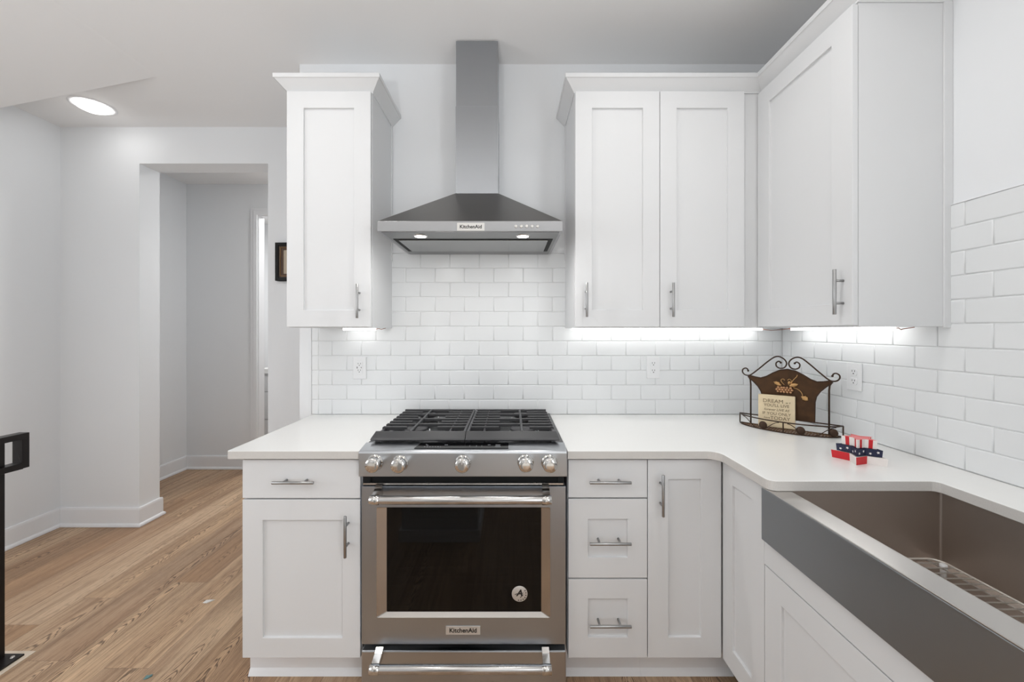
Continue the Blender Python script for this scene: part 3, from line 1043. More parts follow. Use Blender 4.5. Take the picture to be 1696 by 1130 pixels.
def hbar(b, p0, p1, w=.010, h=.014, top=GT):
    """bar with a rounded-off top between two points"""
    p0, p1 = Vector((p0[0], p0[1], 0)), Vector((p1[0], p1[1], 0))
    t = (p1 - p0)
    L_ = t.length
    t.normalize()
    s = Vector((-t.y, t.x, 0))
    M = basis((p0.x, p0.y, 0), (t.x, t.y, 0), (s.x, s.y, 0), (0, 0, 1))
    pr = [(-w / 2, top - h), (w / 2, top - h), (w / 2, top - .003), (w / 2 - .003, top), (-w / 2 + .003, top), (-w / 2, top - .003)]
    b.prism(pr, 0, L_, 'x', M=M)


for side in (0, 1):
    a0 = gx0 if side == 0 else rc + .0015
    a1 = rc - .0015 if side == 0 else gx1
    g = MB()
    # wide sloping front band
    fb = [(gy0, .936), (gy0 - .004, .941), (gy0 + .002, .946), (gy0 + .030, .9605), (gy0 + .036, GT), (gy0 + .046, GT - .002), (gy0 + .046, .944)]
    lx_, rx_ = (a0, a1)
    n_ = len(fb)
    vv = []
    for e, xx in ((0, lx_), (1, rx_)):
        for (yy, zz) in fb:
            s_ = 0.0
            up_ = (yy - gy0) / .046
            if side == 0 and e == 0:
                s_ = .010 * up_ - .010
            if side == 1 and e == 1:
                s_ = -.010 * up_ + .010
            vv.append((xx + s_, yy, zz))
    g.add(vv, [tuple(range(n_))[::-1], tuple(range(n_, 2 * n_))] + [(k, (k + 1) % n_, n_ + (k + 1) % n_, n_ + k) for k in range(n_)])
    hbar(g, (a0, gy1), (a1, gy1), .016, .022)
    out = a0 + .006 if side == 0 else a1 - .006
    inn = a1 - .005 if side == 0 else a0 + .005
    hbar(g, (out, gy0 + .03), (out, gy1), .012, .022, GT - .008)
    hbar(g, (inn, gy0 + .04), (inn, gy1), .010, .016)
    cx = -.3935 if side == 0 else .0470
    hbar(g, (cx, gy0 + .04), (cx, gy1), .010, .016, GT + .001)
    span = (gy1 - gy0 - .04)
    for k in range(1, 9):
        yy = gy1 - span * k / 8.6
        if k % 2 == 0 and k < 8:
            hbar(g, (a0 + .004, yy), (a1 - .004, yy), .008, .014)
        elif k % 2 == 1 or k == 8:
            if k == 8:
                continue
            if side == 0:
                hbar(g, (a0 + .004, yy), (a0 + .098, yy), .009, .016, GT - .0005)
                hbar(g, (a1 - .125, yy), (a1 - .004, yy), .009, .016, GT - .0005)
            else:
                hbar(g, (a1 - .098, yy), (a1 - .004, yy), .009, .016, GT - .0005)
                hbar(g, (a0 + .004, yy), (a0 + .125, yy), .009, .016, GT - .0005)
        # feet of the side rail
        hbar(g, (out, yy - .006), (out, yy + .006), .016, .028, GT - .002)
    lowx = inn - .062 if side == 0 else inn + .062
    hbar(g, (lowx, gy0 + .04), (lowx, gy1), .008, .012, GT - .006)
    for yy in (gy0 + .02, gy1):
        for xx in (a0 + .01, a1 - .01):
            g.box(xx - .007, xx + .007, yy - .007, yy + .007, .9227, GT - .012)
    g.build('grate', M_IRON, rg)

# oven door
DF = .650
dk = (CAM_D - DF) / FPX
ox = lambda x: (x - 845) * dk
oz = lambda y: CAM_H - (y - 548) * dk
FD = face_back(DF)
Z0d, Z1d = oz(1067.5), oz(806)
X0d, X1d = ox(599), ox(937)
od = MB()
O = [(X0d, Z0d), (X1d, Z0d), (X1d, Z1d), (X0d, Z1d)]
I = rr(ox(623.5), ox(911.5), oz(1023.5), oz(840.5), .006, 3)
n1 = len(I)
G = rr(ox(638.5), ox(897), oz(1018), oz(843.5), .003, 3)
fr = [FD(p[0], p[1], 0) for p in O]
# front face as four quads around the window opening
i0x, i1x, i0z, i1z = ox(623.5), ox(911.5), oz(1023.5), oz(840.5)
odm = MB()
ring = [FD(p[0], p[1], 0) for p in I]
q = n1 // 4
outer_idx = [0, 1, 2, 3]
vv = fr + ring
ff = []
corner_start = [0, q, 2 * q, 3 * q]
for c in range(4):
    seg_ = [4 + corner_start[c] + k for k in range(q)]
    ff += [(c, seg_[k + 1], seg_[k]) for k in range(q - 1)]
    nxt = 4 + corner_start[(c + 1) % 4]
    ff.append((c, (c + 1) % 4, nxt, seg_[-1]))
odm.add(vv, ff)
bk = [FD(p[0], p[1], .045) for p in O]
odm.add(fr + bk, [(0, 1, 5, 4), (1, 2, 6, 5), (2, 3, 7, 6), (3, 0, 4, 7)])
door = odm.build('oven_door', M_STEELV, rg, bevel=.001)
bz = MB()
r3 = [FD(p[0], p[1], .014) for p in G]
bz.add(ring + r3, [(k, (k + 1) % n1, n1 + (k + 1) % n1, n1 + k) for k in range(n1)])
bz.build('window_bezel', M_BEZEL, door)
MB().box(ox(638.5) - .004, ox(897) + .004, -DF + .0142, -DF + .0182, oz(1018) - .004, oz(843.5) + .004).build('window_glass', M_GLASS, door)


def bar_handle(zc, parent):
    xa, xb = px(613, 0, .705)[0], px(913, 0, .705)[0]
    h = MB()
    yb_ = -.705
    h.tube([(xa, yb_, zc), (xa + .002, yb_, zc), (xb - .002, yb_, zc), (xb, yb_, zc)], [.0140, .0150, .0150, .0140], 24)
    for x in (xa + .016, xb - .016):
        h.tube([(x - .017, yb_, zc), (x - .0165, yb_, zc), (x + .0165, yb_, zc), (x + .017, yb_, zc)], [.0158, .0166, .0166, .0158], 24, mi=1)
        h.prism([(-.6505, zc - .002), (-.6505, zc + .036), (-.668, zc + .026), (yb_, zc + .012), (yb_, zc - .012), (-.69, zc - .008)], x - .013, x + .013, 'x', mi=1)
    return h.build('handle', [M_STEELH, M_CHROME], parent)


bar_handle(CAM_H - (828.5 - 548) * (CAM_D - .705) / FPX, door)
pl = MB().box(ox(738.5), ox(795.5), -DF - .0022, -DF, oz(1051), oz(1037)).build('badge', M_PLATE, door, bevel=.0006, label='pale metal badge with dark lettering')
Mb = basis(((ox(738.5) + ox(795.5)) / 2, -DF - .0023, (oz(1051) + oz(1037)) / 2), (1, 0, 0), (0, 0, 1), (0, -1, 0))
MB().text('KitchenAid', .0225, Mb, bold=.0006).build('lettering', M_LETTER, pl)
# round sticker on the glass
sx, sz = ox(860.8), oz(988)
Ms = basis((sx, -DF + .0140, sz), (1, 0, 0), (0, 0, 1), (0, -1, 0))
st = MB().lathe([(.0293, 0), (.0293, .0006), (.0283, .0011), (.0, .0011)], 36, M=Ms, cap=False)
sto = st.build('medallion', M_PLATE, door, label='round silver medallion on the oven glass')
mk = MB()
mk.text('A', .032, Ms @ Matrix.Translation((-.001, .003, .0012)), bold=.0012, shear=.25)
mk.tube([Ms @ Vector(p) for p in ((-.018, -.002, .0016), (-.010, .001, .0016), (.004, .0005, .0016), (.013, .004, .0016))], .0012, 6)
mk.tube([Ms @ Vector(p) for p in ((.002, -.013, .0016), (.008, -.008, .0016), (.013, -.002, .0016))], .0011, 6)
for i in range(7):
    a = math.radians(-100 + i * 22)
    mk.box(-.0016, .0016, -.0022, .0022, .0011, .0014, M=Ms @ Matrix.Rotation(a, 4, 'Z') @ Matrix.Translation((.0235, 0, 0)) @ Matrix.Rotation(i * 1.3, 4, 'Z'))
mk.build('medallion_mark', M_LETTER, sto)
# gap details between panel and door
MB().box(RX0 + .012, RX1 - .012, -.648, -.640, oz(803.5), oz(801)).build('vent_lip', M_STEELH, rg)
# oven racks
for z in (.392, .492, .595):
    rk = MB()
    for k in range(9):
        yy = -.60 + .055 * k
        rk.tube([(RX0 + .05, yy, z), (RX1 - .05, yy, z)], .0022, 6)
    for x in (RX0 + .05, rc, RX1 - .05):
        rk.tube([(x, -.60, z), (x, -.12, z)], .0022, 6)
    rk.build('oven_rack', M_CHROME, rg)
# storage drawer
dw = MB().box(X0d - .001, X1d + .001, -DF - .002, -DF + .045, .058, oz(1078))
dwo = dw.build('drawer', M_STEEL, rg, bevel=.004)
bar_handle(CAM_H - (1109 - 548) * (CAM_D - .705) / FPX, dwo)

# ------------------------------------------------------------------ range hood
HX0, HX1, HD = -.5390, .2130, .500
HZ0, HZ1 = 1.7620, 1.8035
hc = (HX0 + HX1) / 2
hd = thing('range_hood', 'stainless chimney range hood on the wall above the gas range', 'range hood', (hc, 0, HZ0))
CHX0, CHX1, CHD, CHZ = -.2655, -.0590, .180, 2.0260
cn = MB()
r0 = [(HX0, 0, HZ1), (HX1, 0, HZ1), (HX1, -HD, HZ1), (HX0, -HD, HZ1)]
r1_ = [(CHX0 - .002, 0, CHZ), (CHX1 + .002, 0, CHZ), (CHX1 + .002, -CHD - .002, CHZ), (CHX0 - .002, -CHD - .002, CHZ)]
cn.add([(p[0], p[1] - .0105 if p[1] == 0 else p[1], p[2]) for p in r0 + r1_], [(0, 1, 2, 3), (4, 5, 6, 7), (0, 1, 5, 4), (1, 2, 6, 5), (2, 3, 7, 6), (3, 0, 4, 7)])
cn.build('canopy', M_CANOPY, hd, bevel=.001)
MB().box(HX0, HX1, -HD, -.0105, HZ0 + .0005, HZ1).build('front_band', M_BAND, hd, bevel=.0012)
MB().box(CHX0, CHX1, -CHD, -.0005, CHZ, 2.45).build('lower_flue_cover', M_FLUE, hd, bevel=.0006)
MB().box(CHX0 + .0018, CHX1 - .0018, -CHD + .0018, -.0005, 2.45, CEIL - .006).build('upper_flue_cover', M_FLUE, hd, bevel=.0015)
MB().box(HX0 + .012, HX1 - .012, -HD + .012, -.018, HZ0 - .0015, HZ0 + .0005).build('underside', M_UNDER, hd)
MB().box(HX0 + .026, HX1 - .026, -.372, -.105, HZ0 - .0030, HZ0 - .0014).build('filter_recess', M_DARK, hd)
MB().box(HX0 + .046, HX1 - .046, -.358, -.118, HZ0 - .0060, HZ0 - .0030).build('grease_filter', M_FILTER, hd, bevel=.001)
hp = (CAM_D - HD) / FPX
hxp = lambda x: (x - 845) * hp
hzp = lambda y: CAM_H - (y - 548) * hp
bp_ = MB().box(hxp(757), hxp(802.5), -HD - .0022, -HD, hzp(382.5), hzp(369.5)).build('badge', M_PLATE, hd, bevel=.0006, label='pale metal badge with dark lettering')
Mh = basis(((hxp(757) + hxp(802.5)) / 2, -HD - .0023, (hzp(382.5) + hzp(369.5)) / 2), (1, 0, 0), (0, 0, 1), (0, -1, 0))
MB().text('KitchenAid', .0200, Mh, bold=.0005).build('lettering', M_LETTER, bp_)
for bxp in (854.3, 863.3, 872.3, 881.3, 890.3):
    M = basis((hxp(bxp), -HD, hzp(375.3)), (1, 0, 0), (0, 0, 1), (0, -1, 0))
    MB().lathe([(.0062, .0), (.0062, .004), (.0052, .0052), (.0, .0054)], 18, M=M, cap=False).build('push_button', M_PLATE, hd)
for lx_ in (-.381, .054):
    M = Matrix.Translation((lx_, -.425, HZ0 - .0015))
    ho = MB().lathe([(.0235, -.0030), (.0295, -.0030), (.0305, 0)], 28, M=M, cap=False).build('lamp_ring', M_CHROME, hd)
    MB().lathe([(.0, -.0034), (.0237, -.0030), (.0237, 0)], 28, M=M, cap=False).build('lamp_lens', M_HLAMP, ho)
    area('hood_lamp', (lx_, -.425, HZ0 - .008), (0, 0, 0), .022, .022, P_HOOD, (1, 0.985, 0.96), 'DISK')


# ------------------------------------------------------------------ wall outlets
def outlet(M, label, usb=False):
    """local u right, v up, w out of the wall, centred on the plate"""
    r = thing('wall_outlet', label, 'outlet', M.translation)
    def B(u0, u1, v0, v1, w0, w1, b=None):
        return (b or MB()).box(u0, u1, v0, v1, w0, w1, M=M)
    B(-.035, .035, -.0585, .0585, -.0005, .0055).build('cover_plate', M_PLASTIC, r, bevel=.0025)
    if usb:
        p = B(-.0165, .0165, -.0335, .0335, .005, .0075).build('receptacle', M_PLASTIC, r, bevel=.001)
        s = MB()
        for v_ in (.0235, -.0115):
            for u in (-.0062, .0062):
                s.box(u - .0011, u + .0011, v_ - .0035, v_ + .0035, .0074, .0078, M=M)
            s.lathe([(.0024, .0074), (.0024, .0078)], 10, M=M @ Matrix.Translation((0, v_ - .0095, 0)))
        s.box(-.0130, -.0095, -.0025, .0070, .0074, .0078, M=M)
        s.box(.0085, .0115, -.001, .0055, .0074, .0078, M=M)
        s.build('socket_slots', M_SLOT, p)
    else:
        for v_ in (.0195, -.0195):
            p = MB().prism([(x * .0172, y * .0145 + v_) for x, y in ((-.75, -1), (.75, -1), (1, -.45), (1, .45), (.75, 1), (-.75, 1), (-1, .45), (-1, -.45))], .005, .0073, M=M).build('receptacle', M_PLASTIC, r, bevel=.0006)
            s = MB()
            for u in (-.0062, .0062):
                s.box(u - .0011, u + .0011, v_ + .0005, v_ + .0078, .0072, .0076, M=M)
            s.lathe([(.0026, .0072), (.0026, .0076)], 10, M=M @ Matrix.Translation((0, v_ - .0065, 0)))
            s.build('socket_slots', M_SLOT, p)
        MB().lathe([(.0028, .0054), (.0028, .0062)], 10, M=M).build('screw', M_PLASTIC, r)
    return r


k0 = (CAM_D - .008) / FPX
outlet(basis(((596 - 845) * k0, -.0085, CAM_H - (609.5 - 548) * k0), (1, 0, 0), (0, 0, 1), (0, -1, 0)), 'white outlet with usb ports under the narrow wall cabinet', True)
outlet(basis(((1081.5 - 845) * k0, -.0085, CAM_H - (608.5 - 548) * k0), (1, 0, 0), (0, 0, 1), (0, -1, 0)), 'white duplex outlet in the tile under the double-door wall cabinet')
outlet(basis((XR - .0085, -.452, 1.166), (0, -1, 0), (0, 0, 1), (-1, 0, 0)), 'white duplex outlet in the tile of the sink wall by the bronze shelf')

# ------------------------------------------------------------------ corner shelf in bronze wire, plaque, star boxes
u_dir, v_dir = Vector((.7071, -.7071, 0)), Vector((-.7071, -.7071, 0))
SO = Vector((1.248, -.326, CT1))
sh = thing('corner_shelf', 'bronze wire corner shelf with scrolls and a grape relief, in the counter corner', 'decorative shelf', SO, 0, local=True)
MS = basis((0, 0, 0), u_dir, v_dir, (0, 0, 1))     # (along, towards the room, up)
HB, BD, BH = .192, .094, .047


def bow(t, z, s=1.0):
    a = -1 + 2 * t
    return (HB * a * s, BD * (1 - a * a) ** 0.62 * s, z)


bow_pts = lambda z, s=1.0, n=24: [MS @ Vector(bow(i / n, z, s)) for i in range(n + 1)]
bk_ = MB()
bk_.tube(bow_pts(BH) + [], .0028, 8)
bk_.tube([MS @ Vector((-HB, 0, BH)), MS @ Vector((HB, 0, BH))], .0028, 8)
bk_.tube(bow_pts(.0030), .0028, 8)
bk_.tube([MS @ Vector((-HB, 0, .003)), MS @ Vector((HB, 0, .003))], .0028, 8)
for t in (0, .5, 1):
    p = bow(t, 0)
    bk_.tube([MS @ Vector((p[0], p[1], .003)), MS @ Vector((p[0], p[1], BH))], .0028, 8)
bk_.build('basket_frame', M_BRONZE, sh)
ms = MB()
for i in range(-9, 10):
    for s in (-1, 1):
        pts = []
        for k in range(13):
            uu = i * .021 + s * (k / 12 - .5) * .10
            vv_ = k / 12 * BD
            if abs(uu) < HB and vv_ < BD * (1 - (uu / HB) ** 2) ** .62:
                pts.append(MS @ Vector((uu, vv_, .0045)))
        if len(pts) > 1:
            ms.tube(pts, .0013, 5)
ms.build('basket_mesh', M_BARK, sh)
vn = MB()
for t0, t1, up in ((.06, .24, 1), (.28, .46, -1), (.54, .72, 1), (.76, .95, -1)):
    pts = []
    for k in range(11):
        t = t0 + (t1 - t0) * k / 10
        p = bow(t, 0, 1.0)
        zz = BH * (.5 + .42 * up * math.cos(PI * k / 10))
        pts.append(MS @ Vector((p[0], p[1] + .001, zz)))
    vn.tube(pts, .0017, 6)
vn.build('vine', M_BRONZE, sh)
for t in (.30, .66, .93):
    p = bow(t, 0)
    lf = MB().ball((0, 0, 0), .017, 12, M=MS @ Matrix.Translation((p[0], p[1] + .002, .022)) @ Matrix.Diagonal((.95, .22, 1.0, 1)))
    lf.build('leaf', M_BRONZE, sh)
for s in (-1, 1):
    MB().tube([MS @ Vector((s * .146, 0, .003)), MS @ Vector((s * .146, 0, .19)), MS @ Vector((s * .148, 0, .212)), MS @ Vector((s * .156, 0, .228))], .0036, 8).build('post', M_BRONZE, sh)
# sheet back
half = [(.098, .047), (.098, .135), (.103, .160), (.116, .183), (.134, .203), (.158, .226), (.152, .232), (.128, .226), (.105, .223), (.082, .232), (.056, .250), (.028, .265), (0, .270)]
outl = half + [(-x, z) for x, z in half[:-1]][::-1]
# drop the doubled bottom points order: right side up, over the crest, left side down
Mp = basis((0, 0, 0), u_dir, (0, 0, 1), v_dir)
MB().prism(outl, -.0012, .0012, M=Mp).build('back_plate', M_BACKPL, sh)
rim = [Mp @ Vector((x, z, .0)) for x, z in outl]
MB().tube(rim, .0030, 8, closed=True).build('plate_rim', M_BRONZE, sh)


def smooth_path(p, n=6):
    out = []
    P = [Vector(q) for q in p]
    for i in range(len(P) - 1):
        a, b_, c, d_ = P[max(i - 1, 0)], P[i], P[i + 1], P[min(i + 2, len(P) - 1)]
        for k in range(n):
            t = k / n
            out.append(0.5 * ((2 * b_) + (c - a) * t + (2 * a - 5 * b_ + 4 * c - d_) * t * t + (3 * b_ - a - 3 * c + d_) * t ** 3))
    out.append(P[-1])
    return out


for s in (-1, 1):
    pts = [(.150, .255), (.158, .262), (.165, .254), (.158, .243), (.170, .246)]
    path = [(.157, .253), (.160, .261), (.168, .265), (.179, .259), (.181, .246), (.172, .234), (.157, .231), (.142, .238),
            (.110, .268), (.078, .300), (.052, .322), (.032, .326), (.012, .314), (.004, .296), (.012, .278), (.028, .273), (.042, .281), (.044, .296), (.034, .305), (.026, .299)]
    sp_ = smooth_path([(s * x, z, 0) for x, z in path], 5)
    MB().tube([Mp @ p for p in sp_], .0031, 8).ball(Mp @ Vector((s * .157, .253, 0)), .0048, 8).ball(Mp @ Vector((s * .026, .299, 0)), .0048, 8).build('scroll', M_BRONZE, sh)
gp = MB()
rg_ = random.Random(2)
for row_, nrow in enumerate((5, 6, 5)):
    for k in range(nrow):
        gp.ball(Mp @ Vector(((k - (nrow - 1) / 2) * .0115 - .012 + rg_.uniform(-.001, .001), .187 - row_ * .0095, .006)), .0068, 8)
gp.build('grape_cluster', M_GRAPE, sh)


def leaf_mb(cx, cz, ang, L_, wd):
    b = MB()
    M = Mp @ Matrix.Translation((cx, cz, .004)) @ Matrix.Rotation(ang, 4, 'Z')
    n = 8
    v, f = [], []
    for i in range(n + 1):
        t = i / n
        w = wd * math.sin(PI * min(1, t * .96 + .02)) * (1 + .25 * math.sin(t * 19))
        v += [(t * L_, -w, .000), (t * L_, -w * .5, .005), (t * L_, 0, .003), (t * L_, w * .5, .005), (t * L_, w, .000)]
    for i in range(n):
        for k in range(4):
            a = i * 5 + k
            f.append((a, a + 1, a + 6, a + 5))
    return b.add(v, f, 0, True, M)


for cx, cz, an, L_, wd in ((-.022, .196, 2.7, .034, .010), (.006, .196, .35, .036, .011), (.002, .205, 1.1, .016, .006)):
    lo = leaf_mb(cx, cz, an, L_, wd).build('grape_leaf', M_LEAF, sh)
    sd = lo.modifiers.new('thick', 'SOLIDIFY')
    sd.thickness = .0015
ro = MB()
lo = leaf_mb(.050, .155, -.5, .030, .013).build('grape_leaf', M_LEAF, sh)
lo.modifiers.new('thick', 'SOLIDIFY').thickness = .0015
for path in ([(-.012, .200), (-.022, .212), (-.024, .222), (-.016, .226), (-.010, .220)], [(.002, .200), (.012, .212), (.014, .222), (.006, .227), (.000, .221)],
             [(.012, .206), (.020, .222), (.026, .230), (.034, .240), (.036, .248)], [(.022, .190), (.036, .186), (.048, .176), (.054, .164), (.055, .150)]):
    ro.tube([Mp @ p for p in smooth_path([(x, z, .004) for x, z in path], 4)], .0019, 6)
ro.build('tendril', M_LEAF, sh)

# cream plaque standing in the basket
pq_ang = math.radians(-35)
pu = Vector((math.cos(pq_ang), math.sin(pq_ang), 0))
pw = Vector((math.sin(pq_ang), -math.cos(pq_ang), 0))   # towards the room
lean = math.radians(2)
pv = (Vector((0, 0, 1)) * math.cos(lean) - pw * math.sin(lean))
pn = (pw * math.cos(lean) + Vector((0, 0, 1)) * math.sin(lean))
P0 = Vector((1.248 - .036 * .7071 - .036 * .7071, -.326 + .036 * .7071 - .036 * .7071, CT1 + .0080))
pq = thing('stone_plaque', 'square cream stone plaque with carved words, standing in the bronze shelf', 'plaque', P0, 0, local=True)
MP = basis((0, 0, 0), pu, pv, pn)
MB().box(-.0695, .0695, 0, .145, -.0145, 0, M=MP).build('tablet', M_STONE, pq, bevel=.003)
tx = MB()
for s, sz, v_, sh_ in (('DREAM', .0275, .113, 0), ('YOU\'LL LIVE', .0200, .092, 0), ('forever LIVE AS', .0165, .073, .2), ('IF YOU ONLY', .0200, .055, 0)):
    if s == 'DREAM':
        tx.text(s, sz * .86, MP @ Matrix.Translation((-.013, v_ + .004, .0004)))
        tx.text('as if', .011, MP @ Matrix.Translation((.043, v_ + .001, .0004)))
    else:
        tx.text(s, sz * .88, MP @ Matrix.Translation((0, v_ + .006, .0004)), bold=.0001, shear=sh_)
tx.text('have', .0130, MP @ Matrix.Translation((-.036, .0415, .0004)), shear=.2)
tx.text('TODAY', .0215, MP @ Matrix.Translation((.014, .0415, .0004)), bold=.0001)
tx.build('inscription', M_INK, pq, label='carved grey-brown lettering')


# nested star boxes
def star_poly(R, rot, r=0.5):
    out = []
    for k in range(10):
        q = R if k % 2 == 0 else R * r
        a = rot + k * PI / 5
        out.append((q * math.cos(a), q * math.sin(a)))
    return out


SC = Vector((1.196, -.752, 0))
S_ROT = math.atan2(-.675, -.738)


def star_box(name, label, zb_, h, R, rot, mats, face_mat, stripes, lidm):
    """open-rimmed star box: outer walls cut into strips of colour, a rim and a sunken lid"""
    root = thing(name, label, 'gift box', (SC.x, SC.y, zb_), group='stacked star-shaped boxes', local=True)
    b = MB()
    P0_, P1_ = star_poly(R * .965, rot), star_poly(R, rot)
    I1 = star_poly(R - .004, rot)
    for k in range(10):
        j = (k + 1) % 10
        for s in range(stripes):
            t0, t1 = s / stripes, (s + 1) / stripes
            L0 = lambda A, B, t: (A[0] + (B[0] - A[0]) * t, A[1] + (B[1] - A[1]) * t)
            a, c = L0(P0_[k], P0_[j], t0), L0(P0_[k], P0_[j], t1)
            e, g = L0(P1_[k], P1_[j], t0), L0(P1_[k], P1_[j], t1)
            b.add([(a[0], a[1], 0), (c[0], c[1], 0), (g[0], g[1], h), (e[0], e[1], h)], [(0, 1, 2, 3)], face_mat(k, s))
        b.add([(P1_[k][0], P1_[k][1], h), (P1_[j][0], P1_[j][1], h), (I1[j][0], I1[j][1], h), (I1[k][0], I1[k][1], h)], [(0, 1, 2, 3)], lidm)
        b.add([(I1[k][0], I1[k][1], h), (I1[j][0], I1[j][1], h), (I1[j][0], I1[j][1], h - .0025), (I1[k][0], I1[k][1], h - .0025)], [(0, 1, 2, 3)], lidm)
    b.add([(p[0], p[1], h - .0025) for p in I1], [tuple(range(10))], lidm)
    b.add([(p[0], p[1], 0) for p in P0_], [tuple(range(10))[::-1]], lidm)
    b.build('box_shell', mats, root, merge=True)
    return root


H1, H2, H3 = .0262, .0235, .0285
star_box('star_box', 'largest star-shaped box, red and white, bottom of the small stack on the counter', CT1 + .0003, H1, .077, S_ROT, [M_RED, M_WHITEC], lambda k, s: k % 2, 1, 1)
b2 = star_box('star_box', 'navy star-shaped box with small white stars, middle of the stack', CT1 + .0006 + H1, H2, .0635, S_ROT, [M_NAVY, M_WHITEC], lambda k, s: 0, 1, 0)
so = MB()
rs = random.Random(11)
P1_ = star_poly(.0635, S_ROT)
P0_ = star_poly(.0635 * .965, S_ROT)
for k in range(10):
    A_, B_ = Vector(P1_[k]), Vector(P1_[(k + 1) % 10])
    A0_, B0_ = Vector(P0_[k]), Vector(P0_[(k + 1) % 10])
    e = (B_ - A_).normalized()
    for t, zf in ((.28, .35), (.74, .62)):
        zc = H2 * zf
        c_ = (A0_ + (B0_ - A0_) * t) * (1 - zf) + (A_ + (B_ - A_) * t) * zf
        nrm = Vector((e.y, -e.x))
        if nrm.dot(c_) < 0:
            nrm = -nrm
        M = basis((c_.x, c_.y, zc), (e.x, e.y, 0), (0, 0, 1), (nrm.x, nrm.y, 0))
        so.prism(star_poly(.0046, rs.uniform(0, 1.2), .45), -.0002, .0005, M=M)
so.build('star_print', M_WHITEC, b2, label='small white stars printed on navy')
star_box('star_box', 'smallest star-shaped box in red and white stripes, topmost of the stack', CT1 + .0009 + H1 + H2, H3, .049, S_ROT, [M_RED, M_WHITEC, M_PINK], lambda k, s: (k + s) % 2 if k % 2 else (s + 1) % 2, 3, 2)

# ------------------------------------------------------------------ stair railing
rl = thing('stair_railing', 'black metal stair railing with a looped handrail end', 'railing', (-2.10, -.48, 0))
RXc, RW = -2.0925, .0225
ra, rb_, ry = .772, .921, -.401
tt = .0245


def loop_bar(b, y0, y1, z0, z1):
    b.box(RXc - RW, RXc + RW, y0, y1, z0, z1)


h_ = MB()
loop_bar(h_, -1.9, ry, rb_ - tt, rb_)
loop_bar(h_, ry - tt, ry, ra, rb_ - tt)
loop_bar(h_, -.50, ry - tt, ra, ra + tt)
h_.build('handrail', M_RAIL, rl, bevel=.0015)
MB().box(-2.1185, -2.0885, -.502, -.470, .010, rb_ - tt).build('post', M_RAIL, rl, bevel=.0015)
for i in range(11):
    yy = -.62 - .115 * i
    MB().box(-2.1105, -2.0955, yy - .008, yy + .008, .10, rb_ - tt).build('baluster', M_RAIL, rl)
MB().box(-2.1155, -2.0895, -1.9, -.502, .085, .10).build('bottom_rail', M_RAIL, rl)
bpz = MB().box(-2.19, -2.026, -.585, -.455, .004, .011).build('base_plate', M_RAIL, rl, bevel=.001)
for x, y in ((-2.052, -.475), (-2.045, -.55), (-2.16, -.475)):
    MB().lathe([(.008, .011), (.0075, .014), (.004, .016), (0, .0165)], 12, M=Matrix.Translation((x, y, 0)), cap=False).build('bolt_head', M_CHROME, bpz)
MB().box(-2.21, -2.004, -1.9, -.433, .0005, .004).build('cream_pad', M_CREAM, rl, label='cream unfinished wood strip around the post plate')

# ------------------------------------------------------------------ framed picture on the hall wall
px0, pz0, pz1 = -1.622, 1.703, 1.967
px1 = px0 + .22
pf = thing('picture_frame', 'small dark ornate picture frame on the hall wall, half hidden by the cabinet', 'picture', ((px0 + px1) / 2, YH, pz0))


def ring_box(b, x0, x1, z0, z1, w, y0, y1, mi=0):
    b.box(x0, x0 + w, y0, y1, z0, z1, mi)
    b.box(x1 - w, x1, y0, y1, z0, z1, mi)
    b.box(x0 + w, x1 - w, y0, y1, z0, z0 + w, mi)
    b.box(x0 + w, x1 - w, y0, y1, z1 - w, z1, mi)


M_GOLDL = mat('frame_gilt_line', rgb(150, 116, 78), 0.4, 0.5)
M_FRAMEI = mat('frame_inner_brown', rgb(74, 48, 26), 0.5, vary=0.4, bscale=160)
w0 = 0.0
for nm, w, dep, m in (('outer_frame', .022, .026, M_FRAMEB), ('bronze_molding', .010, .021, M_FRAMEG), ('gilt_line', .0035, .022, M_GOLDL), ('inner_frame', .014, .017, M_FRAMEI)):
    f_ = MB()
    ring_box(f_, px0 + w0, px1 - w0, pz0 + w0, pz1 - w0, w, YH - dep, YH - .0005)
    f_.build(nm, m, pf, bevel=.002)
    w0 += w
MB().box(px0 + w0, px1 - w0, YH - .010, YH - .0005, pz0 + w0, pz1 - w0).build('mount', M_MAT, pf)

# ------------------------------------------------------------------ scraps on the floor


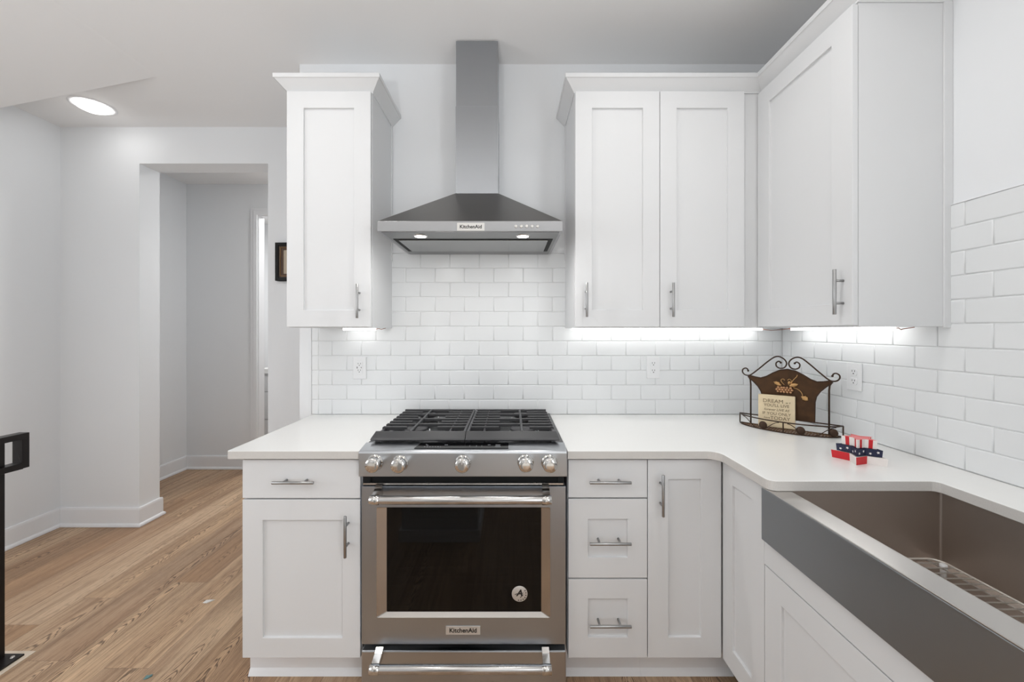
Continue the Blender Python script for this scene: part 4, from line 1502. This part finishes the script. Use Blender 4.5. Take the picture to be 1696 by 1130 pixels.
def scrap(name, label, cat, x, y, pts, m, hgt):
    b = MB()
    n = len(pts)
    top_ = [(p[0], p[1], .0012 + hgt * ((i * 7) % 3) / 2) for i, p in enumerate(pts)]
    bot = [(p[0], p[1], .0004) for p in pts]
    b.add(top_ + bot + [(0, 0, hgt * 1.2 + .0015)], [(i, (i + 1) % n, 2 * n) for i in range(n)] + [(i, (i + 1) % n, n + (i + 1) % n, n + i) for i in range(n)] + [tuple(range(n, 2 * n))[::-1]])
    o = b.build(name, m)
    o.location = (x, y, 0)
    return tag(o, label, cat)


scrap('paper_scrap', 'small torn white paper scrap on the wood floor near the base cabinet', 'paper scrap', -1.512, -.123, [(-.022, -.010), (.0, -.013), (.016, .002), (.024, .014), (.004, .012), (-.014, .006)], M_SCRAP, .004)
scrap('plastic_scrap', 'tiny grey-green plastic scrap on the wood floor by the toe kick', 'plastic scrap', -1.418, -.556, [(-.010, -.012), (.004, -.008), (.012, .004), (.006, .014), (-.004, .006), (-.010, .004)], M_SCRAPG, .004)

# ------------------------------------------------------------------ kitchen island behind the camera's left (mirrored in the oven glass)
isl = thing('kitchen_island', 'grey kitchen island facing the range, seen only as a reflection in the oven glass', 'island', (-.45, -2.3, 0))
MB().box(-.70, -.21, -2.95, -1.72, .0005, .880).build('body', M_ISLAND, isl, bevel=.002)
MB().box(-.715, -.195, -2.965, -1.705, .0005, .075).build('plinth', M_TRIM, isl)
MB().box(-.74, -.17, -2.99, -1.68, .880, .912).build('island_top', M_QUARTZ, isl, bevel=.002)

# ------------------------------------------------------------------ pale carpet added to bounce light up to the ceiling
tag(MB().box(-2.85, 0.95, -5.3, -3.25, .0005, .014).build('rug', mat('ivory_wool', rgb(240, 238, 232), 0.9), bevel=.004), 'large ivory rug on the wood floor of the living area', 'rug')

# ------------------------------------------------------------------ unseen uplighter added on the island as ceiling fill
fl = thing('table_lamp', 'white bowl-shaped uplighter lamp standing on the island', 'lamp', (-.45, -2.62, .912))
ML = Matrix.Translation((-.45, -2.62, .9125))
MB().lathe([(.07, .0), (.07, .012), (.03, .022), (.011, .03), (.011, .26)], 28, M=ML).build('base', M_PLASTIC, fl)
MB().lathe([(.011, .26), (.05, .268), (.10, .31), (.125, .372), (.121, .372), (.096, .315), (.045, .276), (.0, .274)], 32, M=ML, cap=False).build('lamp_shade', M_PLASTIC, fl)

for o in bpy.data.objects:
    if 'local' in o.keys():
        del o['local']
